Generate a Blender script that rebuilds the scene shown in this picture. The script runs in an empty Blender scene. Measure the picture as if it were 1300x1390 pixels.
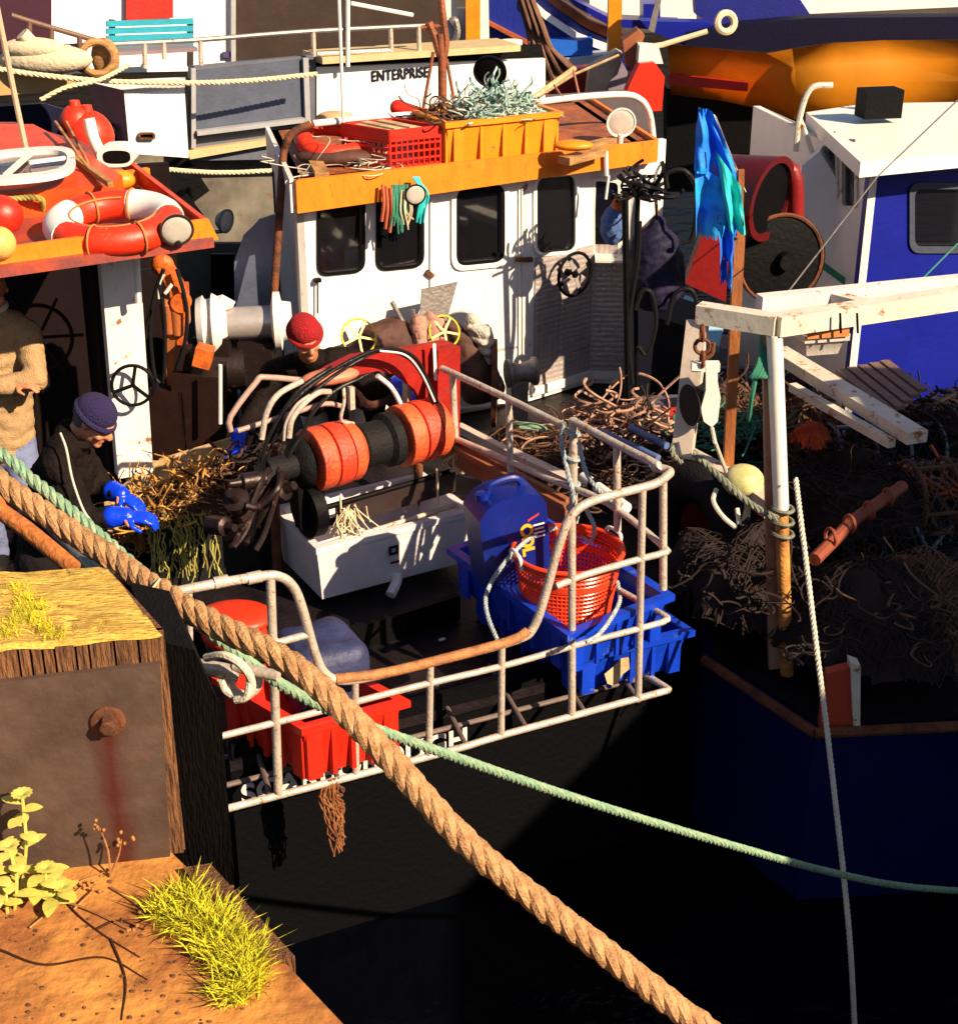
import bpy, bmesh, math, random
from mathutils import Vector, Matrix, noise
V=Vector; R=math.radians
random.seed(7)
SC=bpy.context.scene; COL=SC.collection
CAM=V((0,0,5.2)); F=2100.0; PITCH=R(25)
CPI,SPI=math.cos(PITCH),math.sin(PITCH)
# sight directions of the surveyed photograph (1300 x 1390), used to take real-world bearings
def ray(px,py):
    dx=px-650; dy=py-695
    return V((dx, F*CPI-dy*SPI, -F*SPI-dy*CPI))
def PZ(px,py,z):
    r=ray(px,py); return CAM+r*((z-CAM.z)/r.z)
def PY(px,py,Y):
    r=ray(px,py); return CAM+r*(Y/r.y)
def PP(px,py,pl,off=0.0):
    p,n=pl; r=ray(px,py)
    t=((p+n*off)-CAM).dot(n)/r.dot(n); return CAM+r*t
def vplane(a,b):            # vertical plane through two points, normal to the viewer side
    d=(b-a); d.z=0; d.normalize(); n=V((d.y,-d.x,0)); return (a.copy(),n)
UX=V((math.cos(R(27)),math.sin(R(27)),0)); VX=V((-UX.y,UX.x,0)); UP=V((0,0,1))
ORG={}
# ------------------------------------------------------------------ materials
MATS={}
def M(name,col,rough=.6,metal=0,col2=None,amt=.35,scale=6,bump=.15,bscale=None,rust=0,rustcol=(.16,.05,.015),spec=.5,trans=0,alpha=1,stretch=None,detail=6):
    if name in MATS: return MATS[name]
    if max(col)<.07 and not metal and spec==.5: spec=.14
    m=bpy.data.materials.new(name); m.use_nodes=True; nt=m.node_tree; n=nt.nodes; l=nt.links
    b=n['Principled BSDF']; b.inputs['Roughness'].default_value=rough; b.inputs['Metallic'].default_value=metal
    b.inputs['Specular IOR Level'].default_value=spec
    if trans: b.inputs['Transmission Weight'].default_value=trans
    b.inputs['Alpha'].default_value=alpha
    tc=n.new('ShaderNodeTexCoord'); mp=n.new('ShaderNodeMapping'); l.new(tc.outputs['Object'],mp.inputs[0])
    if stretch: mp.inputs['Scale'].default_value=stretch
    nz=n.new('ShaderNodeTexNoise'); nz.inputs['Scale'].default_value=scale; nz.inputs['Detail'].default_value=detail; nz.inputs['Roughness'].default_value=.65
    l.new(mp.outputs[0],nz.inputs['Vector'])
    c2=col2 or tuple(c*.55 for c in col)
    rp=n.new('ShaderNodeValToRGB'); rp.color_ramp.elements[0].position=.38; rp.color_ramp.elements[1].position=.66
    rp.color_ramp.elements[0].color=(*[a*(1-amt)+b_*amt for a,b_ in zip(col,c2)],1) if not col2 else (*c2,1)
    rp.color_ramp.elements[1].color=(*col,1)
    if col2: rp.color_ramp.elements[0].position=.32*1; rp.color_ramp.elements[1].position=.32+.5*(1-amt)
    l.new(nz.outputs['Fac'],rp.inputs[0]); out=rp.outputs[0]
    if rust>0:
        n2=n.new('ShaderNodeTexNoise'); n2.inputs['Scale'].default_value=scale*1.7+3; n2.inputs['Detail'].default_value=9; n2.inputs['Roughness'].default_value=.7
        l.new(mp.outputs[0],n2.inputs['Vector'])
        r2=n.new('ShaderNodeValToRGB'); r2.color_ramp.elements[0].position=.72-rust*.35; r2.color_ramp.elements[1].position=.78-rust*.33
        l.new(n2.outputs['Fac'],r2.inputs[0])
        mx=n.new('ShaderNodeMix'); mx.data_type='RGBA'; l.new(r2.outputs[0],mx.inputs[0]); l.new(out,mx.inputs[6]); mx.inputs[7].default_value=(*rustcol,1)
        out=mx.outputs[2]
        mr=n.new('ShaderNodeMix'); l.new(r2.outputs[0],mr.inputs[0]); mr.inputs[2].default_value=rough; mr.inputs[3].default_value=.9; l.new(mr.outputs[0],b.inputs['Roughness'])
        if metal:
            mm=n.new('ShaderNodeMix'); l.new(r2.outputs[0],mm.inputs[0]); mm.inputs[2].default_value=metal; mm.inputs[3].default_value=0; l.new(mm.outputs[0],b.inputs['Metallic'])
    l.new(out,b.inputs['Base Color'])
    if bump:
        n3=n.new('ShaderNodeTexNoise'); n3.inputs['Scale'].default_value=bscale or scale*5; n3.inputs['Detail'].default_value=8; l.new(mp.outputs[0],n3.inputs['Vector'])
        bp=n.new('ShaderNodeBump'); bp.inputs['Strength'].default_value=bump; bp.inputs['Distance'].default_value=.02
        l.new(n3.outputs['Fac'],bp.inputs['Height']); l.new(bp.outputs[0],b.inputs['Normal'])
    MATS[name]=m; return m
# ------------------------------------------------------------------ mesh builder
def frame(d):
    d=d.normalized(); a=UP if abs(d.z)<.95 else V((1,0,0)); x=d.cross(a).normalized(); return x, d.cross(x).normalized()
def crom(pts,n=8,closed=False):
    P=[V(p) for p in pts]; out=[]; N=len(P)
    rng=range(N) if closed else range(N-1)
    for i in rng:
        p1=P[i]; p2=P[(i+1)%N]
        p0=P[i-1] if (i>0 or closed) else p1*2-p2
        p3=P[(i+2)%N] if (i+2<N or closed) else p2*2-p1
        for k in range(n):
            t=k/n; out.append(.5*((2*p1)+(p2-p0)*t+(2*p0-5*p1+4*p2-p3)*t*t+(3*p1-p0-3*p2+p3)*t**3))
    if not closed: out.append(P[-1])
    return out
class MB:
    def __init__(s): s.bm=bmesh.new()
    def face(s,pts):
        vs=[s.bm.verts.new(p) for p in pts]
        try: return s.bm.faces.new(vs)
        except ValueError: pass
    def tube(s,pts,r,seg=8,smooth=0,closed=False,caps=True):
        P=[V(p) for p in pts]
        if smooth: P=crom(P,smooth,closed)
        N=len(P); rs=r if callable(r) else (lambda t:r)
        if isinstance(r,(list,tuple)):
            rr=list(r); 
            def rs(t):
                q=t*(len(rr)-1); i=min(int(q),len(rr)-2); return rr[i]*(1-(q-i))+rr[i+1]*(q-i)
        rings=[]; x=None
        for i,p in enumerate(P):
            if closed: d=P[(i+1)%N]-P[i-1]
            else: d=P[min(i+1,N-1)]-P[max(i-1,0)]
            if d.length<1e-9: d=V((0,0,1))
            d.normalize()
            if x is None: x,y=frame(d)
            else:
                x=(x-d*x.dot(d)); 
                if x.length<1e-6: x,_=frame(d)
                x.normalize(); y=d.cross(x)
            rad=rs(i/max(1,N-1))
            rings.append([s.bm.verts.new(p+(x*math.cos(a)+y*math.sin(a))*rad) for a in [2*math.pi*k/seg for k in range(seg)]])
        for i in range(N if closed else N-1):
            A=rings[i]; B=rings[(i+1)%N]
            for k in range(seg): s.bm.faces.new((A[k],A[(k+1)%seg],B[(k+1)%seg],B[k]))
        if caps and not closed:
            s.bm.faces.new(rings[0][::-1]); s.bm.faces.new(rings[-1])
        return s
    def bar(s,a,b,w,h=None,up=UP):       # rectangular bar
        a=V(a); b=V(b); h=h or w; d=(b-a).normalized(); x=d.cross(up)
        if x.length<1e-4: x=d.cross(V((1,0,0)))
        x.normalize(); y=x.cross(d).normalized()
        c=[x*w/2+y*h/2,-x*w/2+y*h/2,-x*w/2-y*h/2,x*w/2-y*h/2]
        s.hexa([a+k for k in c],[b+k for k in c]); return s
    def hexa(s,A,B):
        a=[s.bm.verts.new(p) for p in A]; b=[s.bm.verts.new(p) for p in B]; n=len(a)
        s.bm.faces.new(a[::-1]); s.bm.faces.new(b)
        for k in range(n): s.bm.faces.new((a[k],a[(k+1)%n],b[(k+1)%n],b[k]))
        return s
    def prism(s,poly,vec): return s.hexa([V(p) for p in poly],[V(p)+V(vec) for p in poly])
    def box(s,c,ex,ey,ez):               # centre and three half-vectors
        c=V(c); A=[c-ex-ey-ez,c+ex-ey-ez,c+ex+ey-ez,c-ex+ey-ez]; return s.prism(A,ez*2)
    def lathe(s,prof,c,ax,seg=32):       # prof: (distance along axis, radius)
        ax=V(ax).normalized(); x,y=frame(ax); rings=[]
        for t,r in prof:
            rings.append([s.bm.verts.new(V(c)+ax*t+(x*math.cos(a)+y*math.sin(a))*max(r,.0005)) for a in [2*math.pi*k/seg for k in range(seg)]])
        for A,B in zip(rings,rings[1:]):
            for k in range(seg): s.bm.faces.new((A[k],A[(k+1)%seg],B[(k+1)%seg],B[k]))
        s.bm.faces.new(rings[0][::-1]); s.bm.faces.new(rings[-1]); return s
    def ball(s,c,r,sc=(1,1,1),seg=20,rings=14,rot=None):
        m=Matrix.Translation(V(c))@(rot or Matrix())@Matrix.Diagonal((*[k*r for k in sc],1))
        bmesh.ops.create_uvsphere(s.bm,u_segments=seg,v_segments=rings,radius=1,matrix=m); return s
    def torus(s,c,ax,Rr,r,seg=28,ts=8):
        x,y=frame(V(ax)); return s.tube([V(c)+(x*math.cos(a)+y*math.sin(a))*Rr for a in [2*math.pi*k/seg for k in range(seg)]],r,ts,closed=True)
    def rope(s,pts,r,strands=3,pitch=None,sm=10,seg=6,wob=0):
        P=crom(pts,sm); L=[0]
        for a,b in zip(P,P[1:]): L.append(L[-1]+(b-a).length)
        pitch=pitch or r*7; step=pitch/9; tot=L[-1]; n=max(4,int(tot/step)); Q=[]; j=0
        for i in range(n+1):
            t=tot*i/n
            while j<len(L)-2 and L[j+1]<t: j+=1
            f=(t-L[j])/max(1e-9,L[j+1]-L[j]); Q.append(P[j].lerp(P[j+1],f))
        for k in range(strands):
            x=None; S=[]
            for i,p in enumerate(Q):
                d=(Q[min(i+1,n)]-Q[max(i-1,0)]).normalized()
                if x is None: x,y=frame(d)
                else: x=(x-d*x.dot(d)).normalized(); y=d.cross(x)
                a=2*math.pi*(k/strands+i*step/pitch)
                w=1+wob*noise.noise(p*30+V((k*9,0,0)))
                S.append(p+(x*math.cos(a)+y*math.sin(a))*r*.5*w)
            s.tube(S,r*.56,seg)
        return s
    def tangle(s,c,size,n,r,steps=10,sl=.05,flat=.6,gx=None):
        gx=gx or (V((1,0,0)),V((0,1,0)))
        for i in range(n):
            p=V(c)+gx[0]*random.uniform(-1,1)*size[0]+gx[1]*random.uniform(-1,1)*size[1]
            q=((p-V(c)).dot(gx[0])/size[0])**2+((p-V(c)).dot(gx[1])/size[1])**2
            p.z=c[2]+size[2]*max(0,1-q)*random.uniform(.3,1)
            d=V((random.uniform(-1,1),random.uniform(-1,1),random.uniform(-flat,flat))).normalized(); P=[p]
            kz=random.uniform(-1,1)*.75; ax=V((random.gauss(0,.35),random.gauss(0,.35),1)).normalized()
            for k in range(int(steps*1.7)):
                if random.random()<.12: kz=random.uniform(-1,1)*.75
                d=(Matrix.Rotation(kz,3,ax)@d+V((0,0,random.uniform(-flat,flat)*.22))).normalized()
                p=p+d*sl*.62
                if p.z<c[2]: p.z=c[2]+.005
                P.append(p)
            s.tube(P,r*random.uniform(.6,1.3),4,caps=False)
        return s
    def net(s,c,rx,ry,h,cell=.04,r=.0035,seed=0,gx=None,layers=2,crump=.05,solid=True):
        """heaped net: crumpled mound of knotted diamond mesh over a matted core"""
        gx=gx or (V((1,0,0)),V((0,1,0))); c=V(c)
        for L in range(layers+(1 if solid else 0)):
            so=seed+L*7.3; nx=int(2*rx/cell)+1; ny=int(2*ry/cell)+1; G={}
            lift=.0 if L<layers else -.018
            for i in range(nx+1):
                for j in range(ny+1):
                    u=-1+2*i/nx; v=-1+2*j/ny; q=u*u+v*v
                    if q>1.1: continue
                    b=c+gx[0]*u*rx+gx[1]*v*ry; w=max(0,1-q)**.5
                    N=noise.noise_vector(b*6+V((so,0,0))); N2=noise.noise_vector(b*17+V((0,so,0)))
                    z=h*w*(.6+.7*abs(noise.noise(b*3.1+V((seed,0,0)))))+crump*N.z+crump*.5*N2.z+lift
                    p=b+V((N.x,N.y,0))*crump*1.3+V((N2.x,N2.y,0))*crump*.6; p.z=c.z+max(.004,z); G[i,j]=p
            if L==layers:
                vm={k:s.bm.verts.new(p) for k,p in G.items()}
                for (i,j) in G:
                    if (i+1,j) in G and (i,j+1) in G and (i+1,j+1) in G: s.bm.faces.new((vm[i,j],vm[i+1,j],vm[i+1,j+1],vm[i,j+1]))
                continue
            for d in (1,-1):
                for s0 in range(-nx-ny,nx+ny+2,1):
                    P=[]
                    for i in range(nx+1):
                        j=s0-i if d>0 else i-s0
                        if (i,j) in G: P.append(G[i,j])
                        else:
                            if len(P)>2: s.tube(P,r,3,caps=False)
                            P=[]
                    if len(P)>2: s.tube(P,r,3,caps=False)
        return s
    def bevel(s,w,seg=2,ang=30):
        e=[e for e in s.bm.edges if len(e.link_faces)==2 and e.calc_face_angle(0)>R(ang)]
        bmesh.ops.bevel(s.bm,geom=e,offset=w,segments=seg,affect='EDGES',profile=.6,clamp_overlap=True); return s
    def build(s,name,mat,parent=None,smooth=True,label=None,cat=None,group=None,kind=None,ang=40,org=None):
        bmesh.ops.recalc_face_normals(s.bm,faces=s.bm.faces)
        me=bpy.data.meshes.new(name)
        if parent is not None: o0=ORG[parent.name]
        elif org is not None: o0=V(org)
        else:
            vs=s.bm.verts
            if len(vs):
                xs=[v.co.x for v in vs]; ys=[v.co.y for v in vs]; zs=[v.co.z for v in vs]
                o0=V(((min(xs)+max(xs))/2,(min(ys)+max(ys))/2,min(zs)))
            else: o0=V((0,0,0))
        bmesh.ops.translate(s.bm,verts=s.bm.verts,vec=-o0)
        s.bm.to_mesh(me); s.bm.free()
        if smooth:
            me.shade_smooth()
            try: me.set_sharp_from_angle(angle=R(ang))
            except Exception: pass
        me.materials.append(mat)
        o=bpy.data.objects.new(name,me); COL.objects.link(o)
        if parent is not None: o.parent=parent
        else: o.location=o0
        ORG[o.name]=o0
        tag(o,label,cat,group,kind); return o
def tag(o,label=None,cat=None,group=None,kind=None):
    for k,v in (('label',label),('category',cat),('group',group),('kind',kind)):
        if v: o[k]=v
    return o
def thing(name,loc,label,cat,group=None):
    o=bpy.data.objects.new(name,None); o.empty_display_size=.1; COL.objects.link(o); o.location=loc; ORG[o.name]=V(loc)
    return tag(o,label,cat,group)
def text(body,name,size,p,ux,uz,mat,parent,ext=.002,font=None,space=1.0,bold=.0,sx=1.0):
    c=bpy.data.curves.new('t','FONT'); c.body=body; c.size=size; c.extrude=ext; c.space_character=space; c.offset=bold
    t=bpy.data.objects.new('t',c); COL.objects.link(t); dg=bpy.context.evaluated_depsgraph_get(); dg.update()
    me=bpy.data.meshes.new_from_object(t.evaluated_get(dg)); COL.objects.unlink(t); bpy.data.objects.remove(t)
    ux=V(ux).normalized(); uz=V(uz).normalized(); nn=ux.cross(uz)
    ux=ux*sx
    mt=Matrix((( ux.x,uz.x,nn.x,p[0]),(ux.y,uz.y,nn.y,p[1]),(ux.z,uz.z,nn.z,p[2]),(0,0,0,1)))
    b=MB(); b.bm.from_mesh(me); bmesh.ops.transform(b.bm,matrix=mt,verts=b.bm.verts); bpy.data.meshes.remove(me)
    return b.build(name,mat,parent,smooth=False)
def rquad(pl,x0,y0,x1,y1,r=.25,off=0,n=5,sk=0):
    """rounded rectangle on a plane from its bearings; sk= slope of the horizontals"""
    c=[PP(x0,y1,pl,off),PP(x1,y1+sk*(x1-x0),pl,off),PP(x1,y0+sk*(x1-x0),pl,off),PP(x0,y0,pl,off)]
    rr=min((c[1]-c[0]).length,(c[3]-c[0]).length)*r; out=[]
    for i in range(4):
        p=c[i]; a=(c[i-1]-p).normalized()*rr; b=(c[(i+1)%4]-p).normalized()*rr
        for k in range(n+1):
            t=k/n; out.append(p+a*(1-t)**2+b*t**2)
    return out
def ringprism(mb,outer,inner,vec):
    n=len(outer); vec=V(vec)
    o=[mb.bm.verts.new(p) for p in outer]; i=[mb.bm.verts.new(p) for p in inner]
    o2=[mb.bm.verts.new(p+vec) for p in outer]; i2=[mb.bm.verts.new(p+vec) for p in inner]
    for k in range(n):
        j=(k+1)%n
        mb.bm.faces.new((o[k],o[j],i[j],i[k])); mb.bm.faces.new((o2[k],i2[k],i2[j],o2[j]))
        mb.bm.faces.new((o[k],o2[k],o2[j],o[j])); mb.bm.faces.new((i[k],i[j],i2[j],i2[k]))
def wall_with_holes(mb,outer,holes,vec):
    """flat panel with window openings, given thickness vec"""
    bm=bmesh.new(); es=[]
    for loop in [outer]+holes:
        vs=[bm.verts.new(p) for p in loop]
        for k in range(len(vs)): es.append(bm.edges.new((vs[k],vs[(k+1)%len(vs)])))
    bmesh.ops.triangle_fill(bm,use_beauty=True,use_dissolve=False,edges=es)
    nrm=V(vec).normalized()
    def inside(pt,loop):
        a=(loop[1]-loop[0]).normalized(); b=nrm.cross(a); x=(pt-loop[0]).dot(a); y=(pt-loop[0]).dot(b); c=False
        L=[((q-loop[0]).dot(a),(q-loop[0]).dot(b)) for q in loop]
        for k in range(len(L)):
            x1,y1=L[k]; x2,y2=L[k-1]
            if (y1>y)!=(y2>y) and x<(x2-x1)*(y-y1)/(y2-y1)+x1: c=not c
        return c
    kill=[f for f in bm.faces if any(inside(f.calc_center_median(),h) for h in holes)]
    bmesh.ops.delete(bm,geom=kill,context='FACES_ONLY')
    r=bmesh.ops.extrude_face_region(bm,geom=bm.faces[:])
    bmesh.ops.translate(bm,verts=[g for g in r['geom'] if isinstance(g,bmesh.types.BMVert)],vec=V(vec))
    me=bpy.data.meshes.new('w'); bm.to_mesh(me); bm.free(); mb.bm.from_mesh(me); bpy.data.meshes.remove(me)
# fish crate: corner F (rim), edge vectors a, b, height h
def crate(mb,F0,a,b,h,t=.02,taper=.04,rim=.025,gus=True):
    F0=V(F0); a=V(a); b=V(b); ah=a.normalized(); bh=b.normalized(); d=V((0,0,-h))
    def ring(o,z): return [F0+ah*o+bh*o+V((0,0,z)),F0+a-ah*o+bh*o+V((0,0,z)),F0+a+b-ah*o-bh*o+V((0,0,z)),F0+b+ah*o-bh*o+V((0,0,z))]
    lv=[(-rim,0),(-rim,-.035),(0,-.04),(taper*.5,-h*.5),(taper,-h),(taper+t,-h+.0001),(t+taper,-h+t),(t,-.02),(t,0)]
    rings=[[mb.bm.verts.new(p) for p in ring(o,z)] for o,z in lv]
    for k in range(len(rings)):
        A=rings[k]; B=rings[(k+1)%len(rings)]
        if k==5: continue
        for i in range(4): mb.bm.faces.new((A[i],A[(i+1)%4],B[(i+1)%4],B[i]))
    mb.bm.faces.new(rings[5]); mb.bm.faces.new(rings[6])
    # corner gussets and mid ribs
    for (e,g,o) in () if not gus else ((a,b,F0),(b,a,F0),(a,b,F0+b),(b,a,F0+a)):
        out=-(g.normalized()) if (o-F0).length<1e-6 else (g.normalized())
        eh=e.normalized()
        for t0,w in ((.1,.07),(.9,.07),(.5,.02),(.3,.02),(.7,.02)):
            c=o+e*t0+out*(.005-taper*.35)+V((0,0,-h*.5-.02))
            mb.box(c,eh*w/2,out*.009,V((0,0,h*.42)))
    return mb
# ------------------------------------------------------------------ materials in use
white=M('white_paint',(.74,.70,.68),.45,rust=.36,rustcol=(.22,.10,.045),scale=5,amt=.35,bump=.1)
whitec=M('clean_white_paint',(.8,.77,.73),.4,scale=4,amt=.2,bump=.06,rust=.1)
galv=M('galvanised_tube',(.62,.52,.44),.45,.25,scale=14,amt=.6,bump=.3,rust=.42,rustcol=(.25,.1,.03))
rusty=M('rusty_steel',(.20,.06,.02),.85,.2,col2=(.05,.02,.012),scale=12,bump=.5)
rustorange=M('orange_rust',(.55,.17,.03),.8,col2=(.18,.05,.015),scale=14,bump=.5)
orange=M('orange_paint',(.85,.22,.008),.45,scale=6,amt=.45,bump=.15,rust=.34,rustcol=(.30,.07,.01),stretch=(2,2,.8))
roofdeck=M('roof_deck',(.42,.10,.02),.6,col2=(.12,.05,.025),scale=9,bump=.4)
redp=M('red_paint',(.55,.018,.01),.4,scale=5,amt=.45,bump=.12,rust=.32,rustcol=(.15,.02,.01))
redplas=M('red_plastic',(.70,.022,.008),.42,scale=8,amt=.45,bump=.12,rust=.30,rustcol=(.30,.03,.015))
redbask=M('red_orange_plastic',(.85,.055,.012),.3,scale=8,amt=.25,bump=.05)
orplas=M('orange_plastic',(.85,.27,.01),.42,scale=5,amt=.45,bump=.1,rust=.30,rustcol=(.38,.10,.015))
blueplas=M('blue_plastic',(.004,.045,.55),.38,scale=7,amt=.5,bump=.12,rust=.32,rustcol=(.04,.10,.38))
bluedark=M('dark_blue_plastic',(.0,.012,.20),.42,scale=6,amt=.4,bump=.08)
bluepaint=M('blue_paint',(.003,.009,.26),.4,scale=4,amt=.35,bump=.08)
navy=M('navy_hull_paint',(.004,.005,.07),.35,scale=4,amt=.4,bump=.1)
black=M('black_paint',(.0022,.002,.003),.6,spec=.12,scale=6,amt=.4,bump=.25)
rubber=M('black_rubber',(.012,.011,.013),.65,scale=12,amt=.4,bump=.4)
deckm=M('wet_deck',(.016,.010,.014),.5,col2=(.005,.004,.005),scale=7,bump=.4,rust=.12,spec=.25,rustcol=(.05,.02,.012))
tarred=M('tarred_timber',(.005,.0035,.004),.8,spec=.12,col2=(.002,.002,.002),scale=10,bump=.7,stretch=(3,3,.6))
glassm=M('window_glass',(.010,.010,.014),.04,scale=3,bump=0,spec=1.0,alpha=.55)
poly=M('polystyrene_white',(.70,.64,.68),.6,scale=9,amt=.3,bump=.25,rust=.08)
steel=M('stainless_steel',(.62,.56,.54),.3,.55,scale=6,amt=.4,bump=.1)
dsteel=M('dull_steel',(.30,.27,.26),.5,.6,scale=9,amt=.6,bump=.3,rust=.25)
greyp=M('grey_paint',(.10,.11,.15),.5,scale=5,amt=.4,bump=.15,rust=.12)
lgrey=M('light_grey_paint',(.34,.34,.37),.5,scale=5,amt=.35,bump=.1,rust=.15)
wood=M('bare_wood',(.50,.26,.09),.7,col2=(.2,.09,.03),scale=8,bump=.4,stretch=(1,1,6))
woodpale=M('pale_wood',(.62,.44,.25),.7,col2=(.30,.18,.08),scale=6,bump=.3)
brownc=M('brown_tarpaulin',(.09,.03,.02),.75,col2=(.035,.013,.01),scale=7,bump=.25)
yellow=M('yellow_paint',(.85,.55,.02),.4,scale=8,amt=.3)
cloth_k=M('black_cloth',(.008,.006,.008),.9,col2=(.007,.006,.008),scale=8,bump=.5)
cloth_b=M('dark_brown_cloth',(.011,.006,.005),.8,col2=(.004,.0025,.0025),scale=9,bump=.6)
jumper=M('beige_knit',(.46,.30,.16),.9,col2=(.36,.21,.09),scale=26,bump=.7)
denim=M('pale_blue_denim',(.16,.19,.36),.85,scale=14,amt=.4,bump=.4)
wool_r=M('red_wool',(.42,.006,.012),.95,scale=50,amt=.5,bump=1,bscale=130)
wool_n=M('navy_wool',(.022,.012,.085),.95,scale=50,amt=.5,bump=1,bscale=130)
skin=M('skin',(.60,.22,.11),.5,scale=18,amt=.25,bump=.12)
hairg=M('grey_hair',(.16,.12,.10),.8,scale=60,amt=.5,bump=.6)
glove=M('blue_glove_rubber',(.004,.05,.85),.25,scale=12,amt=.4,bump=.25)
netbr=M('brown_netting',(.14,.06,.03),.9,col2=(.05,.025,.015),scale=20,bump=.3)
netgr=M('green_netting',(.03,.20,.13),.8,scale=20,amt=.4)
netpl=M('pale_netting',(.50,.56,.52),.8,col2=(.10,.28,.24),scale=7,bump=.2)
netdk=M('dark_netting',(.030,.020,.020),.9,scale=20,amt=.4)
weedm=M('seaweed',(.75,.36,.07),.7,col2=(.10,.045,.015),scale=14,bump=.4)
weedg=M('dried_green_weed',(.42,.40,.08),.8,col2=(.2,.14,.04),scale=14)
fibre=M('pale_fibre',(.72,.58,.38),.9,scale=14,amt=.4)
beige=M('beige_rope',(.52,.30,.14),.85,col2=(.28,.13,.05),scale=30,bump=.5,bscale=160)
greenr=M('pale_green_rope',(.30,.38,.25),.8,col2=(.13,.30,.19),scale=30,bump=.4,bscale=160)
paler=M('pale_rope',(.66,.60,.50),.85,scale=30,amt=.4,bump=.3)
hose=M('black_hose',(.012,.011,.013),.35,scale=10,amt=.3)
hosew=M('grey_hose',(.45,.37,.33),.4,scale=10,amt=.4)
chrome=M('lamp_chrome',(.75,.72,.68),.15,1,scale=8,amt=.3)
lens=M('lamp_lens',(.55,.50,.45),.08,scale=5,amt=.3,spec=.9)
buoyr=M('red_buoy',(.80,.035,.008),.45,scale=5,amt=.5,bump=.12,rust=.33,rustcol=(.40,.10,.03))
cyan=M('turquoise_paint',(.01,.30,.42),.5,scale=6,amt=.4,rust=.1)
flagb=M('bright_blue_cloth',(.003,.28,.95),.7,col2=(.002,.07,.65),scale=5,bump=.3)
flagc=M('turquoise_cloth',(.02,.62,.62),.7,scale=6,amt=.3)
chq=M('diamond_plate',(.52,.44,.44),.4,.35,scale=6,amt=.5,bump=.1,rust=.2)
# tread pattern for the plate
nt=chq.node_tree; b_=nt.nodes['Principled BSDF']; ck=nt.nodes.new('ShaderNodeTexVoronoi'); ck.inputs['Scale'].default_value=26
ck.inputs['Randomness'].default_value=.15
bp_=nt.nodes.new('ShaderNodeBump'); bp_.inputs['Strength'].default_value=.9; bp_.inputs['Distance'].default_value=.012; bp_.invert=True
tc_=nt.nodes.new('ShaderNodeTexCoord'); nt.links.new(tc_.outputs['Object'],ck.inputs[0]); nt.links.new(ck.outputs['Distance'],bp_.inputs['Height']); nt.links.new(bp_.outputs[0],b_.inputs['Normal'])

# ------------------------------------------------------------------ light, sky, camera
cam=bpy.data.objects.new('camera',bpy.data.cameras.new('camera')); COL.objects.link(cam); SC.camera=cam
cam.location=CAM; cam.rotation_euler=(R(90)-PITCH,0,0); cam.data.sensor_fit='HORIZONTAL'; cam.data.sensor_width=36; cam.data.lens=F/1300*36
cam.data.clip_end=2000; cam.data.clip_start=.05
AZ=R(52); EL=R(34)      # sun to the right, a little behind the viewer
sd=V((math.sin(AZ)*math.cos(EL),-math.cos(AZ)*math.cos(EL),math.sin(EL)))
sun=bpy.data.objects.new('sun',bpy.data.lights.new('sun','SUN')); COL.objects.link(sun)
sun.rotation_euler=sd.to_track_quat('Z','Y').to_euler(); sun.data.energy=5; sun.data.angle=R(.5); sun.data.color=(1,.79,.53)
W=bpy.data.worlds.new('World'); SC.world=W; W.use_nodes=True; wn=W.node_tree.nodes
st=wn.new('ShaderNodeTexSky'); st.sky_type='NISHITA'; st.sun_disc=False; st.sun_elevation=EL
st.sun_rotation=math.atan2(sd.x,sd.y); W.node_tree.links.new(st.outputs[0],wn['Background'].inputs[0]); wn['Background'].inputs[1].default_value=.05
SC.view_settings.view_transform='Standard'; SC.view_settings.look='None'; SC.view_settings.exposure=1.0; SC.view_settings.gamma=1

# ------------------------------------------------------------------ water
wm=bpy.data.materials.new('harbour_water'); wm.use_nodes=True; n=wm.node_tree.nodes; l=wm.node_tree.links; b=n['Principled BSDF']
b.inputs['Base Color'].default_value=(.001,.0013,.003,1); b.inputs['Roughness'].default_value=.15; b.inputs['Specular IOR Level'].default_value=.04
tc=n.new('ShaderNodeTexCoord'); nz=n.new('ShaderNodeTexNoise'); nz.inputs['Scale'].default_value=2.2; nz.inputs['Detail'].default_value=5
bp=n.new('ShaderNodeBump'); bp.inputs['Strength'].default_value=.5; bp.inputs['Distance'].default_value=.12
l.new(tc.outputs['Object'],nz.inputs[0]); l.new(nz.outputs['Fac'],bp.inputs['Height']); l.new(bp.outputs[0],b.inputs['Normal'])
m=MB(); m.face([(-600,-100,0),(600,-100,0),(600,1200,0),(-600,1200,0)]); m.build('water',wm,kind='structure',org=(0,0,0))

# ------------------------------------------------------------------ quay in the lower left
quaym=M('quay_ledge',(.58,.25,.05),.9,col2=(.20,.05,.014),scale=5,bump=1,bscale=14,rust=.30,rustcol=(.06,.02,.008),detail=10)
mosstop=M('mossy_timber_end',(.80,.55,.10),.9,col2=(.42,.20,.03),scale=9,bump=.9,bscale=30,stretch=(1.2,6,3),rust=.12,rustcol=(.05,.03,.01))
timbf=M('weathered_timber',(.24,.10,.035),.85,col2=(.05,.02,.01),scale=9,bump=.9,bscale=26,stretch=(6,6,.8))
platem=M('rust_plate',(.105,.066,.050),.6,.15,col2=(.05,.028,.022),scale=4,bump=.3,rust=.25,rustcol=(.14,.03,.012))
mossm=M('yellow_moss',(.80,.72,.02),.9,col2=(.22,.22,.015),scale=45)
zl=3.05
m=MB(); q=[PZ(-260,1200,zl),PZ(232,1157,zl),PZ(300,1222,zl),PZ(380,1300,zl),PZ(470,1395,zl),PZ(720,1700,zl),PZ(-900,1700,zl)]
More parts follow.
